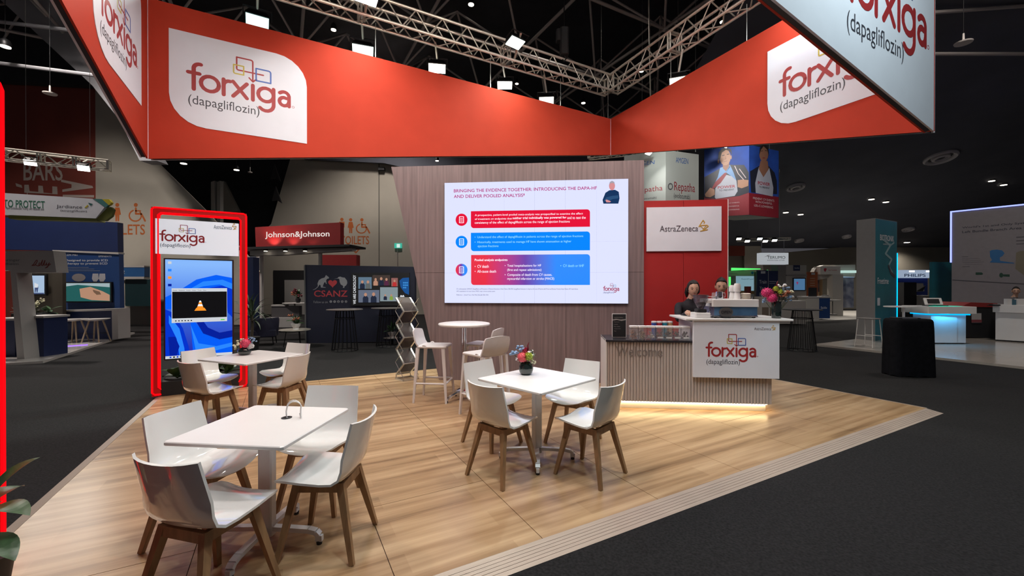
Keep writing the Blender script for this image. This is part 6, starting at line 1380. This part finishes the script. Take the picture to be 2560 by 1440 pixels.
# ================================================================== right: teal tower booth
o = G(2037, 862); bf = thing('booth_floor', 'glossy pale booth floor at the right beneath the cyan lit counter', 'platform', (o.x, o.y, ZC), A)
MB().box(0, 12, -9, 0, 0, .05).build('slab', mat('gloss_floor2', (.40,.36,.32), .14, noise=.05, nscale=1.5), bf)
c = Vector(((2188-CX)/FPX*12.0, 12.0, ZC+.05)); tt = thing('graphic_tower', 'tall grey and teal tower with white lettering and cyan light edge', 'display tower', c, A)
zt_ = HC + 168/FPX*12.2 - ZC - .05
MB().box(0, 1.40, 0, .45, 0, zt_).build('body', mat('tower_grey', (.17,.165,.165), .5, noise=.04), tt)
m_teal2 = mat('tower_teal', (.010,.120,.150), .4, noise=.15, nscale=1.5); MB().box(.0, 1.36, -.012, 0, 0, zt_-.02).build('teal_face', m_teal2, tt)
text('BIOTRONIK', .25, zt_-.62, 1.15, zt_-.45, m_tx, tt, -.016, .03); text('excellence for life', .45, zt_-.74, .95, zt_-.68, m_tx, tt, -.016); text('Freetime', .10, 1.62, .80, 1.80, m_tx, tt, -.016, .02); text('Diagnostics begin here', .10, 1.50, .80, 1.55, m_teal, tt, -.016)
MB().stroke([(.5,2.9),(.9,2.75),(.6,2.5),(1.0,2.35),(.8,2.15),(1.05,1.95)], .07, -.017, -.014).stroke([(.9,2.75),(1.15,2.85)], .05, -.017, -.014).build('runner_picture', printed('runner', (.20,.30,.32)), tt)
MB().stroke([(.8,2.15),(.95,1.95),(1.2,1.85)], .09, -.0175, -.0145).build('runner_picture', m_ink, tt); MB().box(.10,.26,-.016,-.013,1.0,1.22).build('label_plate', m_tx, tt)
MB().box(1.36, 1.40, -.02, 0, .0, 2.55).build('light_edge', emi('cyan_edge', (.0,.42,1.0), 2.2), tt)
def sq_stool():
    c = G(2172, 868, ZC+.05); t = thing('wire_stool', 'white wire frame stool in front of the grey tower', 'stool', c, R(20)); m_ = m_whitemetal
    m_thin = mat('white_wire', (.62,.60,.58), .4)
    for sy in (-1, 1): MB().tube([(-.14,sy*.16,.72),(-.20,sy*.20,.012),(.20,sy*.20,.012),(.14,sy*.16,.72)], .010, 6).build('side_frame', m_thin, t, True)
    MB().bar((-.17,-.18,.3),(-.17,.18,.3),.008,n=6).bar((.17,-.18,.3),(.17,.18,.3),.008,n=6).build('footrest', m_thin, t); MB().rbox(-.17,.17,-.19,.19,.72,.745,.02).build('seat', mat('stool_seat', (.18,.17,.165), .5), t)
sq_stool()
# reception counter with cyan light
c = G(2393, 862); t = thing('reception_counter', 'white reception counter glowing cyan under its thick top', 'counter', (c.x, c.y, ZC+.05), R(-4)); kx = 11.3/FPX
MB().box(-.66,.0,0,.55,.03,.80).build('body', m_white, t); MB().box(0,.24,.02,.55,.03,.80).build('body_side', m_white, t); MB().box(-.62,.20,.04,.5,0,.03).build('kick', m_black, t)
MB().rbox(-.86,.36,-.15,.70,.82,1.01,.015).build('thick_top', m_white, t); MB().box(-.70,.28,-.06,.6,.78,.82).build('light_gap', emi('cyan_gap', (.0,.42,1.0), 1.3), t); MB().box(-.55,.15,.0,.2,1.011,1.016).build('green_glow', emi('mint', (.0,.55,.35), 1.2), t)
p = c + Vector((-.25,-.10,.80)); area_light('counter_cyan', (p.x,p.y,.84), (p.x,p.y-.05,0), 7, (.05,.5,1.0), .7, .05)
MB().rbox(-.02-.62,-.02-.14,.05,.30,1.02,1.035,.01).build('tablet_base', m_black, t)
t2 = thing('tablet', 'white framed tablet propped on the cyan lit counter', 'tablet', (c.x-.55, c.y+.12, ZC+.05+1.035), R(-6)); MB().rings([[(-.22,-.06,.03),(.22,-.06,.03),(.27,.06,.20),(-.17,.06,.20)], [(-.22,-.04,.02),(.22,-.04,.02),(.27,.08,.19),(-.17,.08,.19)]]).build('case', m_white, t2); MB().quad((-.15,-.055,.055),(.15,-.055,.055),(.19,.035,.175),(-.11,.035,.175)).build('glass', m_black, t2); MB().box(-.1,.1,.0,.1,0,.03).build('foot', m_white, t2)
c2 = P(2250, 765, 11.5); t = thing('side_table', 'white oval table leaf left of the cyan lit counter', 'table', (c2.x, c2.y, ZC+.05)); zt_ = c2.z - ZC - .05; MB().rings([[(.40*math.cos(k*math.pi/16), .26*math.sin(k*math.pi/16), z) for k in range(32)] for z in (zt_-.03, zt_)]).build('table_top', m_white, t); MB().bar((.1,0,0),(.1,0,zt_-.03),.03,n=8).build('column', m_whitemetal, t); MB().lathe([(.2,0),(.2,.015)], (.1,0,0), 20).build('base', m_whitemetal, t)
f = F(12.6, 2300, 2600); t = f.thing('draped_case', 'black case with red top and small notice beside the white counter', 'case'); f.poly([(2404,765),(2492,765),(2492,846),(2412,843)], m_black, t, 0, .8, 'body'); f.poly([(2400,767),(2425,756),(2492,758),(2492,768)], mat('red_top', (.26,.02,.018), .6), t, -.02, .85, 'top'); slab(f, t, 2428, 783, 2452, 807, .01, m_bwhite, 'notice', -.02); slab(f, t, 2427, 799, 2452, 806, .01, mat('notice_red', (.22,.05,.06), .6), 'notice_band', -.03)
f = Frame(2487, 12.0, 2700, 10.9); t = f.thing('booth_counter', 'white counter with glossy front at the right picture edge', 'counter'); slab(f, t, 2489, 779, 2640, 849, .6, m_white, 'body', .02); slab(f, t, 2482, 765, 2640, 780, .7, m_white, 'top', -.05); slab(f, t, 2492, 848, 2640, 852, .5, m_black, 'kick', .08)
f = F(11.8, 2300, 2600); t = f.thing('leaflet_holder', 'white leaflet holder on the right edge counter', 'leaflet holder'); slab(f, t, 2518, 747, 2530, 766, .08, m_white, 'left_pocket'); slab(f, t, 2545, 747, 2570, 766, .08, m_white, 'right_pocket'); slab(f, t, 2531, 749, 2544, 766, .03, mat('leaflet_blue', (.05,.14,.20), .5), 'leaflet', .03)
t = f.thing('equipment_tray', 'black cables and tools lying on the right edge counter', 'equipment'); x_, z_ = f.xz(2497, 765); MB().tube([(x_-.2,.1,z_+.012),(x_-.05,.2,z_+.02),(x_+.1,.1,z_+.012),(x_+.2,.22,z_+.012)], .012, 6).build('cable', m_black, t); MB().rbox(x_-.05,x_+.12,.05,.2,z_,z_+.04,.01).build('box', m_black, t)
# bundle branch wall
f = Frame(2379, 14.2, 2700, 12.1); t = f.thing('graphic_wall', 'tall pale wall with device drawings and violet blue light edge', 'display wall'); zt_ = f.xz(2379,531)[1]; m_gw = mat('wall_print', (.20,.185,.20), .55, noise=.04)
MB().box(0, f.w, 0, .12, ZC+.05, zt_).build('panel', m_gw, t)
m_pd = printed('print_dark', (.025,.025,.04))
f.text("World's 1st and Only System for", 2405, 573, 2605, 551, m_pd, t, bold=.02); f.text('Left Bundle Branch Area Pacing', 2405, 585, 2600, 563, m_pd, t, bold=.02)
for x0,x1,y in ((2405,2420,641),(2405,2450,646),(2405,2453,651),(2406,2460,655),(2406,2456,660),(2406,2424,666),(2540,2600,591),(2540,2600,600),(2540,2600,608)): f.rect(x0, y, x1, y+1.3, mat('print_grey', (.06,.058,.07), .6), t)
f.poly([(2474,628),(2480,625),(2492,624),(2505,626),(2511,633),(2506,640),(2499,644),(2500,652),(2535,657),(2535,659),(2474,656),(2480,650),(2475,642)], printed('device_blue', (.02,.12,.30)), t, name='device_picture'); f.poly([(2540,632),(2548,628),(2620,622),(2620,690),(2560,688),(2538,672)], printed('device_sand', (.16,.14,.10)), t, name='device_picture')
f.poly([(2439,681),(2454,681),(2458,685),(2454,687),(2439,687)], printed('device_green', (.01,.05,.03)), t, name='device_picture'); f.poly(ell(2503,688,5,6) , printed('device_green', (.01,.05,.03)), t, name='device_picture'); f.poly([(2508,686),(2524,686),(2524,692),(2508,691)], printed('device_green', (.01,.05,.03)), t, name='device_picture')
f.line([(2382,700),(2450,704),(2560,710),(2640,716)], .03, mat('print_grey', (.06,.058,.07), .6), t)
e_vb = emi('edge_violet', (.25,.30,1.0), 2.0); MB().box(-.04, 0, -.02, .1, f.xz(2379,656)[1], zt_+.04).build('light_edge', e_vb, t); MB().box(0, f.w, -.02, .1, zt_, zt_+.04).build('light_edge', e_vb, t)
f = F(15.5, 2200, 2500); t = f.thing('teal_panel', 'plain dark teal panel left of the bundle branch wall', 'display wall'); slab(f, t, 2330, 655, 2383, 850, .1, m_teal2, 'panel')
f = F(21, 2200, 2500); t = f.thing('exhibit_booth', 'far blue booth with white brand header between the towers', 'booth'); slab(f, t, 2246, 675, 2329, 695, .3, emi('header_glow', (.26,.32,.42), 1.0), 'header'); f.text('PHILIPS', 2261, 692, 2314, 684.5, m_ablue, t, bold=.03); slab(f, t, 2246, 695, 2329, 760, .1, mat('far_blue', (.010,.030,.21), .5), 'back_wall', .2)
for x_ in (2278, 2320): f.rect(x_-6, 677, x_+6, 680, m_lampface, t, -.05, .03, 'lamp')
slab(f, t, 2246, 706, 2277, 800, .4, m_black, 'cabinet', -.3); f.poly([(2279,708),(2307,708),(2310,728),(2279,730)], m_bwhite, t, -.02, .1, 'monitor'); f.poly([(2290,728),(2312,714),(2305,728)], m_black, t, -.05, .1, 'monitor_arm'); slab(f, t, 2278, 738, 2308, 800, .6, m_far, 'cart', -.6); slab(f, t, 2285, 742, 2307, 760, .02, mat('cart_olive', (.07,.065,.03), .6), 'cart_screen', -.62)
# black draped case on the carpet
c = G(2270, 938, ZC); t = thing('draped_table', 'black cloth draped box standing alone on the carpet at right', 'draped table', (c.x, c.y, ZC), R(-6))
hw_ = .315; hd_ = .20; ht = 1.02; rs = []
rnd = random.Random(2)
for j, (z, k) in enumerate(((0,1.06),(.25,1.05),(.55,1.03),(.85,1.02),(.97,1.0),(1.0,.97),(ht,.90))):
    row = []
    for i in range(48):
        a = 2*math.pi*i/48; ca, sa = math.cos(a), math.sin(a); q_ = 1/max(abs(ca)**6 + abs(sa)**6, 1e-9)**(1/6)
        wv = 1 + (.022*math.sin(7*a + 1) + .018*math.sin(13*a))*(1 - z/ht)
        row.append((hw_*ca*q_*k*wv, hd_*sa*q_*k*wv, z + (.012*math.sin(9*a) if j == 0 else 0) + (.012 if j == 0 else 0)))
    rs.append(row)
MB().rings(rs).build('drape', mat('drape_black', (.006,.006,.008), .9, noise=.3, nscale=15, spec=.1), t, True)
t = thing('remote_control', 'flat silver and black tray lying on the black draped box', 'tray', (c.x-.02, c.y, ZC+ht+.001), R(-6)); MB().rbox(-.22,.16,-.10,.10,0,.02,.01).build('tray', m_black, t); MB().box(-.15,.10,-.105,-.09,.002,.022).build('trim', m_chrome, t)
